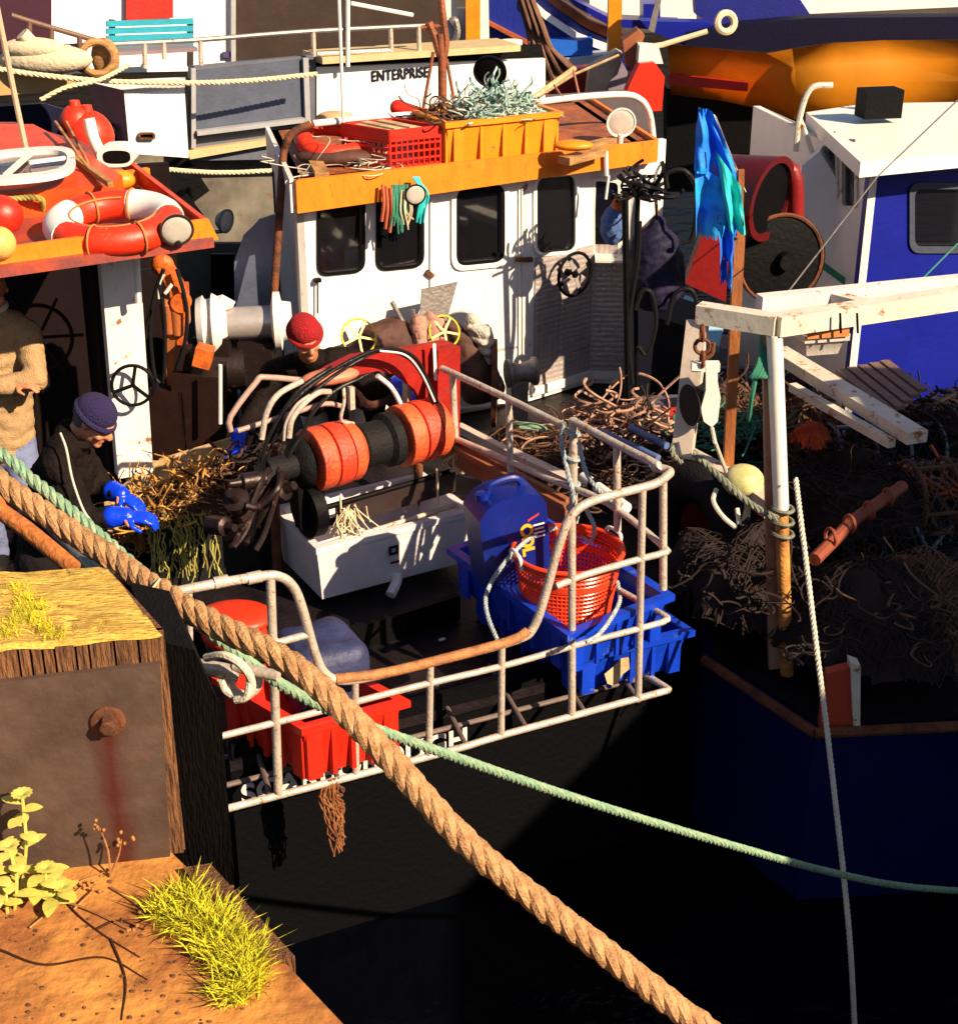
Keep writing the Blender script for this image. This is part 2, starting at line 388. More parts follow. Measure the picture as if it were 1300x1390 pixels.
m.prism(q,(0,0,-3.6)); m.bevel(.012,2)
m.build('quay',quaym,kind='structure',org=q[1]-V((0,0,3)))
bl=thing('timber_bollard',PZ(130,1170,zl),'square weathered timber bollard with mossy top, rusty steel plate and bolt','bollard')
T=[PZ(-90,785,3.6),PZ(145,768,3.6),PZ(222,862,3.6),PZ(-70,888,3.6)]
m=MB(); dn=.55
n0=8
# front is cracked: vertical clefts between staves
A=V(T[3]); Bv=V(T[2]); fr=(Bv-A); nf=V((fr.y,-fr.x,0)).normalized()
m.prism([T[0],T[1],T[2]-nf*.03,T[3]-nf*.03],(0,0,-.57))
k=0.0
while k<.999:
    w=min(random.uniform(.05,.16),1-k)
    a=A+fr*(k+.006); c=A+fr*(k+w-.006); o=random.uniform(.0,.007)
    m.prism([a+nf*o,c+nf*o,c-nf*.04,a-nf*.04],(0,0,-.555)); k+=w
m.bevel(.006,2)
bmesh.ops.translate(m.bm,verts=m.bm.verts,vec=(0,0,-.004))
m.build('post',timbf,bl)
m=MB()
nx,ny=60,26; vs=[]
for j in range(ny+1):
    for i in range(nx+1):
        a=T[0].lerp(T[1],i/nx); c=(T[3]+nf*.004).lerp(T[2]+nf*.004,i/nx); p=a.lerp(c,j/ny)
        e=min(i,nx-i,j,ny-j); 
        gr=noise.noise(V((p.x*5,p.y*40,2)))*.006
        cr=-.010 if abs(noise.noise(V((p.x*1.6,p.y*22,9))))<.05 and noise.noise(V((p.x*3,p.y*9,4)))>.12 else 0
        vs.append(m.bm.verts.new(p+V((0,0,.006+gr+cr+noise.noise(p*14)*.006-(.012 if e==0 else 0)))))
for j in range(ny):
    for i in range(nx): m.bm.faces.new((vs[j*(nx+1)+i],vs[j*(nx+1)+i+1],vs[(j+1)*(nx+1)+i+1],vs[(j+1)*(nx+1)+i]))
m.build('cracked_top',mosstop,bl)
pl=(A.copy(),nf)
m=MB(); pq=[PP(-70,930,pl,.008),PP(217,897,pl,.008),PP(231,1158,pl,.008),PP(-70,1195,pl,.008)]
m.prism(pq,nf*.014); m.bevel(.004,2); pt=m.build('steel_plate',platem,bl)
# rust streak running down from the bolt: a stain in the plate's own coordinates
nt=platem.node_tree; nn_=nt.nodes; ll=nt.links; bs=nn_['Principled BSDF']; src=bs.inputs['Base Color'].links[0].from_socket
tcc=nn_.new('ShaderNodeTexCoord'); sx=nn_.new('ShaderNodeSeparateXYZ'); ll.new(tcc.outputs['Object'],sx.inputs[0])
bx=PP(147,1000,pl,.02)-ORG[bl.name]
n4=nn_.new('ShaderNodeTexNoise'); n4.inputs['Scale'].default_value=9; ll.new(tcc.outputs['Object'],n4.inputs[0])
def mth(op,a,b):
    q=nn_.new('ShaderNodeMath'); q.operation=op
    for i_,v in enumerate((a,b)):
        if isinstance(v,(int,float)): q.inputs[i_].default_value=v
        else: ll.new(v,q.inputs[i_])
    return q.outputs[0]
dx=mth('ABSOLUTE',mth('SUBTRACT',sx.outputs[0],bx.x),0); wob=mth('MULTIPLY',mth('SUBTRACT',n4.outputs['Fac'],.5),.05)
fx=mth('SUBTRACT',1,mth('DIVIDE',mth('ADD',dx,wob),.045)); fz=mth('LESS_THAN',sx.outputs[2],bx.z+.02)
fc=nn_.new('ShaderNodeClamp'); ll.new(mth('MULTIPLY',mth('MULTIPLY',fx,fz),1.1),fc.inputs[0])
mxx=nn_.new('ShaderNodeMix'); mxx.data_type='RGBA'; ll.new(fc.outputs[0],mxx.inputs[0]); ll.new(src,mxx.inputs[6]); mxx.inputs[7].default_value=(.06,.010,.006,1); ll.new(mxx.outputs[2],bs.inputs['Base Color'])
m=MB(); c=PP(147,978,pl,.024); m.lathe([(0,.036),(.006,.036),(.009,.03),(.009,.012)],c,nf,28); m.lathe([(0,.019),(.026,.019),(.03,.014)],c+nf*.008,nf,6); m.build('bolt',rusty,bl)
# moss tuft made of blades
def tuft(name,spots,n,h,mat,parent=None,spread=.05,up=1.0,**kw):
    m=MB()
    for i in range(n):
        s=random.choice(spots); p=V(s)+V((random.gauss(0,spread),random.gauss(0,spread),0))
        d=V((random.gauss(0,.55),random.gauss(0,.55),up)).normalized(); L=h*random.uniform(.4,1.2); w=L*.032
        sd_=d.cross(V((random.uniform(-1,1),random.uniform(-1,1),.1))).normalized()*w
        b1=p+d*L*.55; b2=p+d*L+V((d.x,d.y,-.2))*L*.25
        vs=[m.bm.verts.new(q) for q in (p-sd_,p+sd_,b1+sd_*.7,b1-sd_*.7,b2)]
        m.bm.faces.new(vs[:4]); m.bm.faces.new((vs[3],vs[2],vs[4]))
    return m.build(name,mat,parent,smooth=False,**kw)
sp=[PZ(x,y,3.607) for x,y in ((25,800),(35,815),(30,830),(45,840),(60,852),(20,845),(50,825),(10,860),(75,862))]
tuft('moss_cushion',sp,1500,.02,mossm,spread=.012,label='bright yellow green moss growing on the timber bollard top',cat='moss',kind='stuff')
sp=[PZ(x,y,zl) for x,y in ((225,1240),(250,1255),(275,1265),(300,1275),(320,1290),(335,1310),(290,1250),(255,1225),(310,1310),(335,1335),(285,1290),(320,1350))]
tuft('grass_tuft',sp,3600,.062,mossm,spread=.017,up=.75,label='spiky yellow green grass tuft on the quay ledge corner',cat='grass',kind='stuff')
leafm=M('weed_leaf',(.42,.40,.06),.6,col2=(.62,.55,.14),scale=10)
def leaf(m,p,d,L,w,up=UP):
    d=V(d).normalized(); s=d.cross(up).normalized(); n=6; top=[];bot=[]
    for i in range(n+1):
        t=i/n; q=V(p)+d*L*t+V((0,0,-L*.35*t*t)); ww=w*math.sin(math.pi*min(1,t*.9+.08))**.8
        top.append(m.bm.verts.new(q+s*ww)); bot.append(m.bm.verts.new(q-s*ww)); 
    for i in range(n): m.bm.faces.new((top[i],top[i+1],bot[i+1],bot[i]))
m=MB()
pr=thing('weed_plant',PZ(30,1225,zl),'leafy yellow green weed growing at the foot of the steel plate','plant')
stems=[((28,1215),(30,1080),10),((45,1225),(62,1180),9),((20,1235),(12,1150),8),((60,1230),(85,1205),7),((10,1240),(-10,1180),7)]
ms=MB()
for (a,b_,nl) in stems:
    p0=PZ(a[0],a[1],zl); p1=PY(b_[0],b_[1],p0.y+.01); P=crom([p0,p0.lerp(p1,.5)+V((.01,0,0)),p1],5); ms.tube(P,.0035,5)
    for k in range(nl):
        t=.25+.75*k/nl; q=p0.lerp(p1,t); an=k*2.4; leaf(m,q,V((math.cos(an),math.sin(an),.35)),random.uniform(.04,.07),.016)
    for k in range(12):
        an=k*2*math.pi/12; leaf(m,p1,V((math.cos(an),math.sin(an),.7)),.028,.010)
m.build('leaf',leafm,pr,label=None)['kind']='stuff'
ms.build('stem',leafm,pr)
m=MB(); dr=M('dry_stem',(.25,.09,.03),.8,col2=(.45,.22,.06),scale=20)
pz=[]
for (x0,y0,x1,y1) in ((150,1190,136,1125),(150,1188,165,1140),(70,1215,140,1185),(40,1260,110,1205),(90,1225,175,1262),(100,1235,130,1205),(150,1205,200,1240)):
    a=PZ(x0,y0,zl+.004); 
    b_=PY(x1,y1,a.y) if y1<1180 else PZ(x1,y1,zl+.006)
    m.tube([a,a.lerp(b_,.5)+V((.006,0,.006)),b_],[.003,.0022,.0014],5,smooth=5)
    for k in range(7): m.ball(b_+V((random.gauss(0,.008),random.gauss(0,.005),random.gauss(0,.010))),.0045,seg=6,rings=5)
m.build('dry_twig',dr,label='dead brown twigs with seed heads lying on the quay ledge',cat='twig')
m=MB(); c=PZ(205,1243,zl); m.lathe([(0,.026),(.012,.022),(.013,.015),(.002,.013)],c-V((0,0,.001)),UP,18); m.build('iron_ring_socket',rusty,label='small dark iron socket in the ledge beside the grass tuft',cat='socket')
m=MB()
for i in range(130):
    m.ball(PZ(random.uniform(0,330),random.uniform(1195,1390),zl),random.uniform(.002,.007),(1,random.uniform(.6,1),random.uniform(.4,.8)),seg=7,rings=5)
m.build('grit',timbf,label='grit and stone crumbs scattered on the orange brown quay ledge',cat='grit',kind='stuff')
m=MB()
for P_ in (((75,1185),(90,1225),(130,1262),(190,1300)),((130,1262),(160,1250),(195,1262)),((0,1290),(60,1310),(140,1300),(200,1330)),((150,1275),(170,1330),(165,1385))):
    m.tube([PZ(x,y,zl+.002) for x,y in P_],[.003,.0025,.0012],6,smooth=6)
m.build('root',M('dark_root',(.05,.018,.01),.9,scale=20),label='dark thin roots creeping over the quay ledge',cat='roots')
# tarred rubbing pile
N1=PZ(205,868,3.56); N2=PZ(263,882,3.56); N3=PY(299,958,N2.y-.03); wv=PZ(176,790,3.56)-N1; dn=V((0,0,-3.4))
m=MB(); N1b=N1+V((0,0,0)); m.prism([N1,N2,N3,N3+dn,N1+dn],wv); m.bevel(.012,2); m.build('rubbing_pile',tarred,label='black tarred rubbing pile standing between the bollard and the boat stern',cat='pile')
lw=PZ(300,1222,zl)
m=MB(); m.prism([PZ(248,1178,3.07),PZ(285,1172,3.07),PZ(400,1298,3.07),PZ(345,1298,3.07)],(0,0,-.18)); m.bevel(.02,3)
m.build('kerb_timber',timbf,label='rotten timber kerb on the outer edge of the quay ledge',cat='timber')
# ------------------------------------------------------------------ mooring ropes
m=MB(); m.rope([PY(-1300,-100,5.6),PY(-600,240,4.6),PY(-90,580,3.8),PY(0,655,3.62),PY(150,757,3.42),PY(270,836,3.2),PY(400,905,3.05),PY(520,1020,2.95),PY(640,1150,2.85),PY(830,1300,2.75),PY(1000,1430,2.68)],.031,4,pitch=.17,sm=14,seg=8,wob=.25)
mr=m.build('mooring_rope',beige,label='thick beige braided mooring rope running diagonally across the foreground',cat='rope')
m=MB(); g=[PY(-1300,-80,5.7),PY(-600,230,4.6),PY(-60,575,3.75),PY(40,648,3.62),PY(130,722,3.5),PY(235,815,3.4),PY(330,893,3.45),PY(400,940,3.55),PY(480,978,3.7),PY(600,1022,4.0),PY(800,1090,4.5),PY(1000,1150,5.0),PY(1130,1185,5.4),PY(1240,1205,5.8),PY(1400,1215,6.25)]
m.rope(g,.0165,3,pitch=.085,sm=14,seg=6); m.build('mooring_rope',greenr,label='thin pale green twisted rope passing under the thick beige one',cat='rope')
m=MB(); m.tube([PY(-500,385,4.6),PY(-70,640,3.6),PY(0,693,3.5),PY(40,722,3.45),PY(100,772,3.35)],.022,12,smooth=5); m.build('pipe_rail',rustorange,label='yellow rusty pipe rail leaning behind the bollard on the left edge',cat='rail')
m=MB(); m.tube([PY(45,690,3.9),PY(75,720,3.75),PY(150,795,3.45)],.018,12); m.build('pipe_rail',dsteel,label='grey steel pipe between the yellow pipe and the thick rope',cat='rail')
m=MB(); m.tube([PY(-20,672,3.9),PY(15,680,3.9),PY(50,705,3.8),PY(90,735,3.7)],.008,6,smooth=6); m.build('loose_cord',netgr,label='thin green cord hanging behind the thick rope at the left edge',cat='cord')
# whipping cord on the rope
m=MB(); c=PY(205,803,3.28); m.torus(c,V((1,-.2,-.7)),.036,.003,20,5); m.tube([c+V((0,-.03,-.02)),c+V((.01,-.04,-.06)),c+V((-.01,-.03,-.09))],.0025,5,smooth=4); m.build('whipping_twine',fibre,label='pale twine knotted round the thick beige rope above the bollard',cat='twine')
# shackle / cleat with knotted rope end at the pile
m=MB(); m.tube([PY(270,905,3.35),PY(300,910,3.3),PY(325,915,3.3)],.02,12); m.tube([PY(318,905,3.3),PY(350,912,3.28),PY(378,918,3.26)],.014,12); m.torus(PY(332,925,3.3),V((.3,-1,.2)),.035,.012,20,8)
m.build('mooring_shackle',galv,label='galvanised shackle and pin bolted to the black pile',cat='shackle')
m=MB(); m.tube([PY(280,893,3.3),PY(305,890,3.26),PY(330,905,3.24),PY(342,930,3.25),PY(330,948,3.26),PY(308,938,3.28),PY(300,922,3.28)],.011,8,smooth=6); m.tube([PY(340,915,3.25),PY(335,945,3.24),PY(320,950,3.25)],.010,8,smooth=5)
m.build('knotted_line',paler,label='cream line knotted round the shackle beside the black pile',cat='line')
# ================================================================== main boat
zd=1.15
SL=PZ(300,1100,zd); SR=PZ(905,940,zd); SPL=vplane(SL,SR); sdv=(SR-SL).normalized(); sn=SPL[1]; fw=-sn
TRc=PP(912,645,SPL)                        # stern corner, top rail
zr=TRc.z
boat=thing('fishing_boat',PZ(640,900,0),'working boat with white cabin, orange roof edge and tubular stern railing moored beside the quay','boat')
def S(x,y,o=0): return PP(x,y,SPL,o)
# hull and deck
hw=[PZ(312,1035,zd),PZ(880,892,zd),PZ(990,620,zd),PZ(965,520,zd)+V((.2,.6,0)),V((1.9,13.0,zd)),V((1.2,14.2,zd)),V((.2,13.4,zd)),V((-1.5,12.2,zd)),PZ(335,505,zd),PZ(262,800,zd)]
m=MB(); m.prism([p-V((0,0,.06)) for p in hw],(0,0,-1.5)); m.build('hull',black,boat)
m=MB(); m.prism([p*.0+p for p in hw],(0,0,-.055)); m.build('deck',deckm,boat)
# toe rail on stern and stepped deck edge
m=MB(); m.bar(hw[0]+V((0,.03,.04)),hw[1]+V((0,.03,.04)),.05,.09); m.bar(PZ(455,892,zd)+V((0,0,.07)),PZ(622,838,zd)+V((0,0,.07)),.04,.14); m.build('deck_edge',black,boat)
# transom name
tpl=vplane(hw[0],hw[1]); a=PP(322,1090,tpl,.004); c=PP(640,1003,tpl,.004); ux=(c-a).normalized()
letm=M('painted_letters',(.85,.75,.70),.6,scale=20,amt=.5,rust=.25,rustcol=(.03,.02,.02))
tt=text('SCARBOROUGH','transom_lettering',.155,PP(328,1093,tpl,.008)+V((0,0,-.0)),V((ux.x,ux.y,0)),UP,letm,boat,ext=.003,space=1.02,bold=.004)
# stern railing
rl=MB()
def post(mb,x0,y0,x1,y1,r=.017,o=0): mb.tube([S(x0,y0,o),S(x1,y1,o)],r,10)
rail=MB(); r1=.021
rail.tube([S(150,830),S(240,803),S(350,783),S(380,783),S(398,797),S(410,825),S(428,888),S(442,915),S(468,924),S(520,915),S(600,896),S(700,869),S(725,850),S(742,800),S(757,745),S(772,705),S(795,684),S(835,671),S(885,658)]+[TRc-sdv*.03+V((0,0,0)),TRc+fw*.05+sdv*.015,TRc+fw*.12-sdv*.03],r1,12,smooth=5)
TE=(PZ(605,502,zr)); td=(TE-TRc).normalized(); TPL=vplane(TE,TRc)
def TT(x,y,o=0): return PP(x,y,TPL,o)
bars=MB()
cR=V((SR.x,SR.y,0))
def curved(y0,y1,ys,yend,r=.016):   # bar on stern plane curving onto the side plane
    p=[S(300,y0),S(890,y1)]; e=S(909,ys)
    return p,e
def sbar(pts,ye,sx,sy,r=.016):
    e=S(905,ye); s2=TT(sx,sy); bars.tube([S(x,y) for x,y in pts]+[e-sdv*.02,e+td*.04+sdv*.01,e+td*.12]+[s2],r,10,smooth=4)
bars.tube([S(300,1100),S(594,1024),S(689,996),S(885,943),S(903,937),S(909,937)+td*.05,S(909,937)+td*.5],.018,10,smooth=3)
bars.tube([S(298,1000),S(410,972),S(560,933),S(683,904),S(781,876),S(880,850),S(903,842),S(909,840)+td*.06,S(909,840)+td*.5],.016,10,smooth=3)
bars.tube([S(755,796),S(795,780),S(868,759),S(898,751),S(908,746)+td*.04]+[TT(825,683),TT(745,650),TT(672,618),TT(608,591)],.017,10,smooth=3)
bars.tube([S(372,874),S(408,864),S(418,862)],.017,10)
rr=boat
railing=rail.build('stern_railing',galv,boat)
bars.build('crossbar',galv,railing)
cap=MB(); cap.tube([S(455,922,.003),S(520,914,.003),S(600,895,.003),S(690,871,.003),S(716,857,.003)],.0235,12,smooth=4)
cap.build('worn_handrail_section',M('worn_orange_rail',(.48,.20,.07),.7,col2=(.22,.08,.03),scale=16,bump=.4),railing)
for (x0,y0,x1,y1,r) in ((367,785,378,1078,.020),(482,926,483,1050,.016),(584,903,582,1024,.017),(681,876,680,997,.017),(776,704,776,970,.019),(872,664,866,948,.018),(257,800,258,880,.013)):
    m=MB(); m.tube([S(x0,y0),S(x1,y1)],r,10); m.build('post',galv,railing)
for (x,y) in ((367,873),(300,790),(345,784)):
    m=MB(); q=S(x,y); m.tube([q-sdv*.03,q+sdv*.03],.026,12); m.build('collar',galv,railing)
# side railing
sr=MB(); sr.tube([TT(600,500),TT(640,518),TT(700,546),TT(765,578)],.019,10); sr.tube([TT(778,571),TT(840,604),TT(893,631),TRc+fw*.12-sdv*.03],.019,10,smooth=3)
srl=sr.build('side_railing',galv,boat)
for (x0,y0,x1,y1,r) in ((614,506,618,600,.020),(690,543,693,640,.018),(778,568,778,720,.022),(837,606,838,720,.019),(900,650,900,800,.019)):
    m=MB(); m.tube([TT(x0,y0),TT(x1,y1)],r,10); m.build('post',galv,srl)
m=MB(); m.bar(TT(600,598,-.03),TT(770,688,-.03),.05,.03); m.bar(TT(600,604,-.05),TT(770,696,-.05),.03,.16); m.build('bulwark_board',M('lit_bulwark',(.30,.10,.04),.7,scale=6,amt=.4,bump=.3,rust=.2),srl)
# grating bars of the stern platform
gb=MB()
for t in (.10,.24,.38,.52,.66,.80,.93):
    p=SL.lerp(SR,t)+V((0,0,-.005)); gb.tube([p,p+fw*.62+sdv*.10],.013,8)
for k in (.2,.42): gb.tube([SL+fw*k+V((0,0,-.02)),SR+fw*k+V((0,0,-.02))],.013,8)
gb.build('platform_grating',M('dark_tube',(.16,.11,.10),.6,scale=12,amt=.5,rust=.3),boat)

# ---- cabin
B0=PZ(720,537,1.2); CP=(B0,V((UX.y,-UX.x,0)))
def C(x,y,o=0): return PP(x,y,CP,o)
nC=CP[1]
roofp=C(400,243,.10); zt=roofp.z
R1=PZ(800,513,1.2); R2=PZ(846,541,1.2); 
def t_at(px):
    t=0
    for _ in range(40):
        p=B0+UX*t; d=p.y*CPI+(5.2-p.z)*SPI; t+=((px-650)/F*d-p.x)/UX.x*.8
    return B0+UX*t
R2=t_at(846)
W2=vplane(B0,R1); W3=vplane(R1,R2)
def at(p,z): return V((p.x,p.y,z))
W0=at(C(403,300),1.2)
cab=MB()
wins=[rquad(CP,433,268,492,372,.22,sk=-.10),rquad(CP,513,262,572,365,.22,sk=-.10),rquad(CP,620,258,681,358,.22,sk=-.10)]
ztw=zt-.03
wall_with_holes(cab,[at(W0,1.16),at(B0,1.16),at(B0,ztw),at(W0,ztw)],wins,-nC*.05)
cabw=M('stained_cabin_white',(.78,.75,.74),.45,scale=4,amt=.25,bump=.08,rust=.24,rustcol=(.42,.30,.20),stretch=(4,4,.7))
wallo=cab.build('wall',cabw,boat,ang=30)
w2=[rquad(W2,726,240,781,345,.2,sk=-.08)]
zs=PP(724,350,W2).z
m=MB(); wall_with_holes(m,[at(B0,1.16),at(R1,1.16),at(R1,ztw),at(B0,ztw)],w2,W2[1]*-.04); m.build('recess_wall',cabw,boat,ang=30)
w3=[rquad(W3,806,243,840,345,.2,sk=.1)]
m=MB(); wall_with_holes(m,[at(R1,1.16),at(R2,1.16),at(R2,ztw),at(R1,ztw)],w3,W3[1]*-.04); m.build('recess_side_wall',cabw,boat,ang=30)
R3=t_at(888)
m=MB(); m.prism([at(R2+UX*.004,1.75),at(R3,2.3),at(R3,ztw),at(R2+UX*.004,ztw)],-nC*.05); m.build('end_panel',cabw,boat)
# tread plate below the windows
def quadpanel(A,Bq,z0,z1,nrm,t): 
    m=MB(); m.prism([at(A,z0)+nrm*.006,at(Bq,z0)+nrm*.006,at(Bq,z1)+nrm*.006,at(A,z1)+nrm*.006],nrm*t); return m
quadpanel(B0.lerp(R1,.03),B0.lerp(R1,.98),1.27,zs,W2[1],.006).build('tread_plate',chq,boat)
quadpanel(R1.lerp(R2,.03),R1.lerp(R2,.98),1.27,zs,W3[1],.006).build('tread_plate',chq,boat)
quadpanel(B0,R1,1.2,1.265,W2[1],.02).build('skirting',whitec,boat); quadpanel(R1.lerp(R2,.07),R2,1.2,1.265,W3[1],.02).build('skirting',whitec,boat)
# interior darkness: a real back box of the cabin
SDV=V((-.21,.978,0)); vb=SDV*1.6; BL=W0; 
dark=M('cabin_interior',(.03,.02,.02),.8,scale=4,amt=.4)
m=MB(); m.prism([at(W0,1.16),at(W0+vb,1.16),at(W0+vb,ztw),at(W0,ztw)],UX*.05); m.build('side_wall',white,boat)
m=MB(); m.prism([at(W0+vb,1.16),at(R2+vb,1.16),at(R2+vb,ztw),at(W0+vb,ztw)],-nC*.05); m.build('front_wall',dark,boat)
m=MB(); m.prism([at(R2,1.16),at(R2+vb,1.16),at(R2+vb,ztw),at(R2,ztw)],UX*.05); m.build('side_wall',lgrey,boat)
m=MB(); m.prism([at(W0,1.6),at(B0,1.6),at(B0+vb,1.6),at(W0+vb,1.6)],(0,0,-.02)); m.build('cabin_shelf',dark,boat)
for pl_,qs in ((CP,((433,268,492,372,-.1),(513,262,572,365,-.1),(620,258,681,358,-.1))),(W2,((726,240,781,345,-.08),)),(W3,((806,243,840,345,.1),))):
    for (x0,y0,x1,y1,sk) in qs:
        m=MB(); out=rquad(pl_,x0-3,y0-3,x1+3,y1+3,.24,.003,sk=sk); inn=rquad(pl_,x0+1.5,y0+1.5,x1-1.5,y1-1.5,.2,.003,sk=sk); ringprism(m,out,inn,pl_[1]*.012)
        f=m.build('window_frame',black if pl_ is CP else whitec,boat)
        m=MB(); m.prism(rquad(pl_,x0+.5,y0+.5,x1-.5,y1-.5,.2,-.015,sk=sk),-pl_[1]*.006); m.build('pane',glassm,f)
# things glimpsed behind the glass
for (x,y,w,h,mat_) in ((446,352,16,40,redplas),(475,358,14,22,whitec),(553,345,22,34,redplas)):
    pass
# door outline on cabin wall (raised door with rounded frame)
m=MB(); out=rquad(CP,583,237,706,560,.06,.003,sk=-.1); inn=rquad(CP,586,240,703,557,.06,.003,sk=-.1); ringprism(m,out,inn,nC*.012); dr_=m.build('door',whitec,boat)
m=MB(); m.prism(rquad(CP,610,246,691,370,.12,.002,sk=-.1),nC*.004); 
m.bm.free()
m=MB(); out=rquad(CP,612,247,690,368,.22,.003,sk=-.1); inn=rquad(CP,618,255,684,361,.22,.003,sk=-.1); ringprism(m,out,inn,nC*.015); m.build('window_surround',whitec,dr_)
m=MB(); m.bar(C(700,352,.03),C(722,352,.03),.03,.03); m.build('door_latch',rusty,dr_)
m=MB(); m.bar(C(711,238,.012),C(713,530,.012),.05,.024,up=nC); m.build('door_post',white,boat)
for (x,y) in ((583,372),):
    m=MB(); m.bar(C(x-4,y-4,.02),C(x+5,y+3,.02),.02,.03); m.build('hinge',rusty,dr_)
m=MB(); m.tube([C(431,378,.03),C(431,425,.03)],.006,6); m.box(C(431,380,.03),UX*.02,nC*.02,UP*.012); m.build('wall_hook',black,boat)
# roof
lipL=C(399,244,.10); lipR=C(888,205,.10); dR=at(lipR,zt); dL=at(lipL,zt)
rb=SDV*1.75
rdk=MB(); rdk.prism([at(dL,zt-.03),at(dR,zt-.03),at(dR+rb-UX*.0,zt-.03),at(dL+rb,zt-.03)],(0,0,-.05)); roof=rdk.build('roof',roofdeck,boat)
m=MB(); hL=.21
m.prism([at(dL,zt),at(dR,zt),at(dR,zt-.15),at(dL,zt-hL)],nC*.035); m.bevel(.012,3)
m.build('fascia',orange,roof)
m=MB(); m.prism([at(dL,zt-.0),at(dL,zt-hL),at(dL+rb,zt-hL),at(dL+rb,zt)],-UX*.03); m.build('side_fascia',white,roof)
m=MB(); m.prism([at(dR,zt),at(dR,zt-.15),at(dR+rb,zt-.15),at(dR+rb,zt)],UX*.03); m.build('side_fascia',orange,roof)
m=MB(); m.tube([C(822,205,.16),C(823,238,.16)],.016,8); m.tube([C(826,238,.15),C(822,270,.15)],.010,8); m.build('drain_pipe',whitec,roof)
# roof arch rail
AP=(C(400,243,-.45),nC)
def A_(x,y,o=0): return PP(x,y,AP,o)
m=MB(); m.tube([PP(369,445,CP,.02),PP(374,370,CP,-.05),PP(380,280,CP,-.15),A_(384,215),A_(390,190),A_(403,176),A_(425,167)],.026,12,smooth=5); m.build('arch_rail_leg',rusty,roof)
m=MB(); m.tube([A_(420,168),A_(500,160),A_(600,152),A_(700,142),A_(780,132),A_(845,128),A_(868,134),A_(880,150),A_(885,175),A_(888,215)],.024,12,smooth=5); m.build('arch_rail',white,roof)
# planks, whip aerial, lamps on the roof
zq=zt-.03
m=MB(); m.bar(PZ(404,178,zq+.03),PZ(437,236,zq+.03),.09,.04); m.build('roof_batten',wood,roof)
m=MB(); m.tube([PZ(468,218,zq),PY(468,215,PZ(468,218,zq).y)+V((0,0,1.4))],.011,8); m.lathe([(0,.03),(.02,.03),(.03,.018),(.1,.014)],PZ(468,218,zq),UP,14); m.build('whip_aerial',whitec,roof)
# steering wheel on the recess wall
def wheel(px,py,pl_,rad,mat,name,parent,off=.10,spokes=4,rr=.012,label=None,rot=.4):
    c=PP(px,py,pl_,off); n_=pl_[1]; x,y=frame(n_); m=MB(); m.torus(c,n_,rad,rr,32,8); m.lathe([(-off,.022),(0,.028),(.02,.02)],c,n_,14)
    for k in range(spokes):
        a=2*math.pi*k/spokes+rot; e=c+(x*math.cos(a)+y*math.sin(a))*rad; m.bar(c,e,.022,.008,up=n_)
    o=m.build(name,mat,parent,label=label); return o
wheel(780,372,W2,.155,black,'steering_wheel',boat)
c=PP(780,372,W2,.115); x,y=frame(W2[1]); m=MB()
for k in range(4):
    a=math.pi/2*k+.4; m.bar(c+(x*math.cos(a)+y*math.sin(a))*.03,c+(x*math.cos(a)+y*math.sin(a))*.115,.030,.006,up=W2[1])
m.build('wheel_spoke_cover',steel,boat)
# shelf with cups
m=MB(); c=PP(832,350,W3,.09); m.box(c,(R2-R1).normalized()*.13,W3[1]*.10,UP*.008); m.bevel(.006,2); sh=m.build('side_shelf',white,boat)
# gear on the aft wall: net drums under brown covers, hand wheels, capstan, plate
g=boat
m=MB(); m.prism([C(568,440,.30),C(605,436,.30),C(620,382,.28),C(572,392,.28)],nC*.012); m.bevel(.004,1); m.build('metal_flap',dsteel,g)
for (x,y,rd,lab) in ((487,457,.115,None),(603,450,.105,None)):
    c=C(x,y,.57); n_=(nC+V((0,0,.5))).normalized(); xx,yy=frame(n_); m=MB(); m.torus(c,n_,rd,.0065,30,8)
    for k in range(5):
        a=2*math.pi*k/5+.3; m.bar(c,c+(xx*math.cos(a)+yy*math.sin(a))*rd,.014,.008,up=n_)
    m.build('valve_wheel',yellow,g)
def drape(cx,cy,off,w,h,seed,nm,mat,lean=0,peak=.5):
    """heavy cloth hung over a drum: folded surface with thickness"""
    m=MB(); base=C(cx,cy,off); nxx,nyy=40,26; G=[]
    for j in range(nyy+1):
        row=[]
        for i in range(nxx+1):
            u=i/nxx; v=j/nyy; ang=(u-.5)*2.6
            ww=w*(.55+.45*math.sqrt(v)); x=math.sin(ang)*ww; d=math.cos(ang)*w*.55
            z=-v*h + (.10*math.cos((u-peak)*4))*(1-v)
            f=.03*math.sin(u*26+seed+v*2)*v+.02*noise.noise(V((u*7,v*5,seed)))
            row.append(m.bm.verts.new(base+UX*(x+lean*v)+nC*((d+f)*min(1,.25+v*1.6))+UP*z))
        G.append(row)
    for j in range(nyy):
        for i in range(nxx): m.bm.faces.new((G[j][i],G[j][i+1],G[j+1][i+1],G[j+1][i]))
    return m.build(nm,mat,g)
m=MB(); m.lathe([(0,.30),(.03,.30),(.035,.05)],C(668,520,.50),(UX*.9+nC*.5).normalized(),36); m.build('drum_flange',rusty,g)
m=MB(); c=C(688,507,.30); m.lathe([(0,.10),(.02,.10),(.04,.075),(.10,.062),(.17,.08),(.19,.10),(.21,.10)],c,(UX*.95+nC*.2).normalized(),28); m.bar(c+UX*.1+V((0,0,-.05)),c+UX*.1+V((0,0,-.35)),.14,.12); m.build('capstan',dsteel,g)
m=MB(); m.tube([C(532,410,.4),C(548,440,.42)],.016,8); m.tube([C(561,420,.4),C(562,440,.4)],.012,8); m.build('control_lever',dsteel,g)
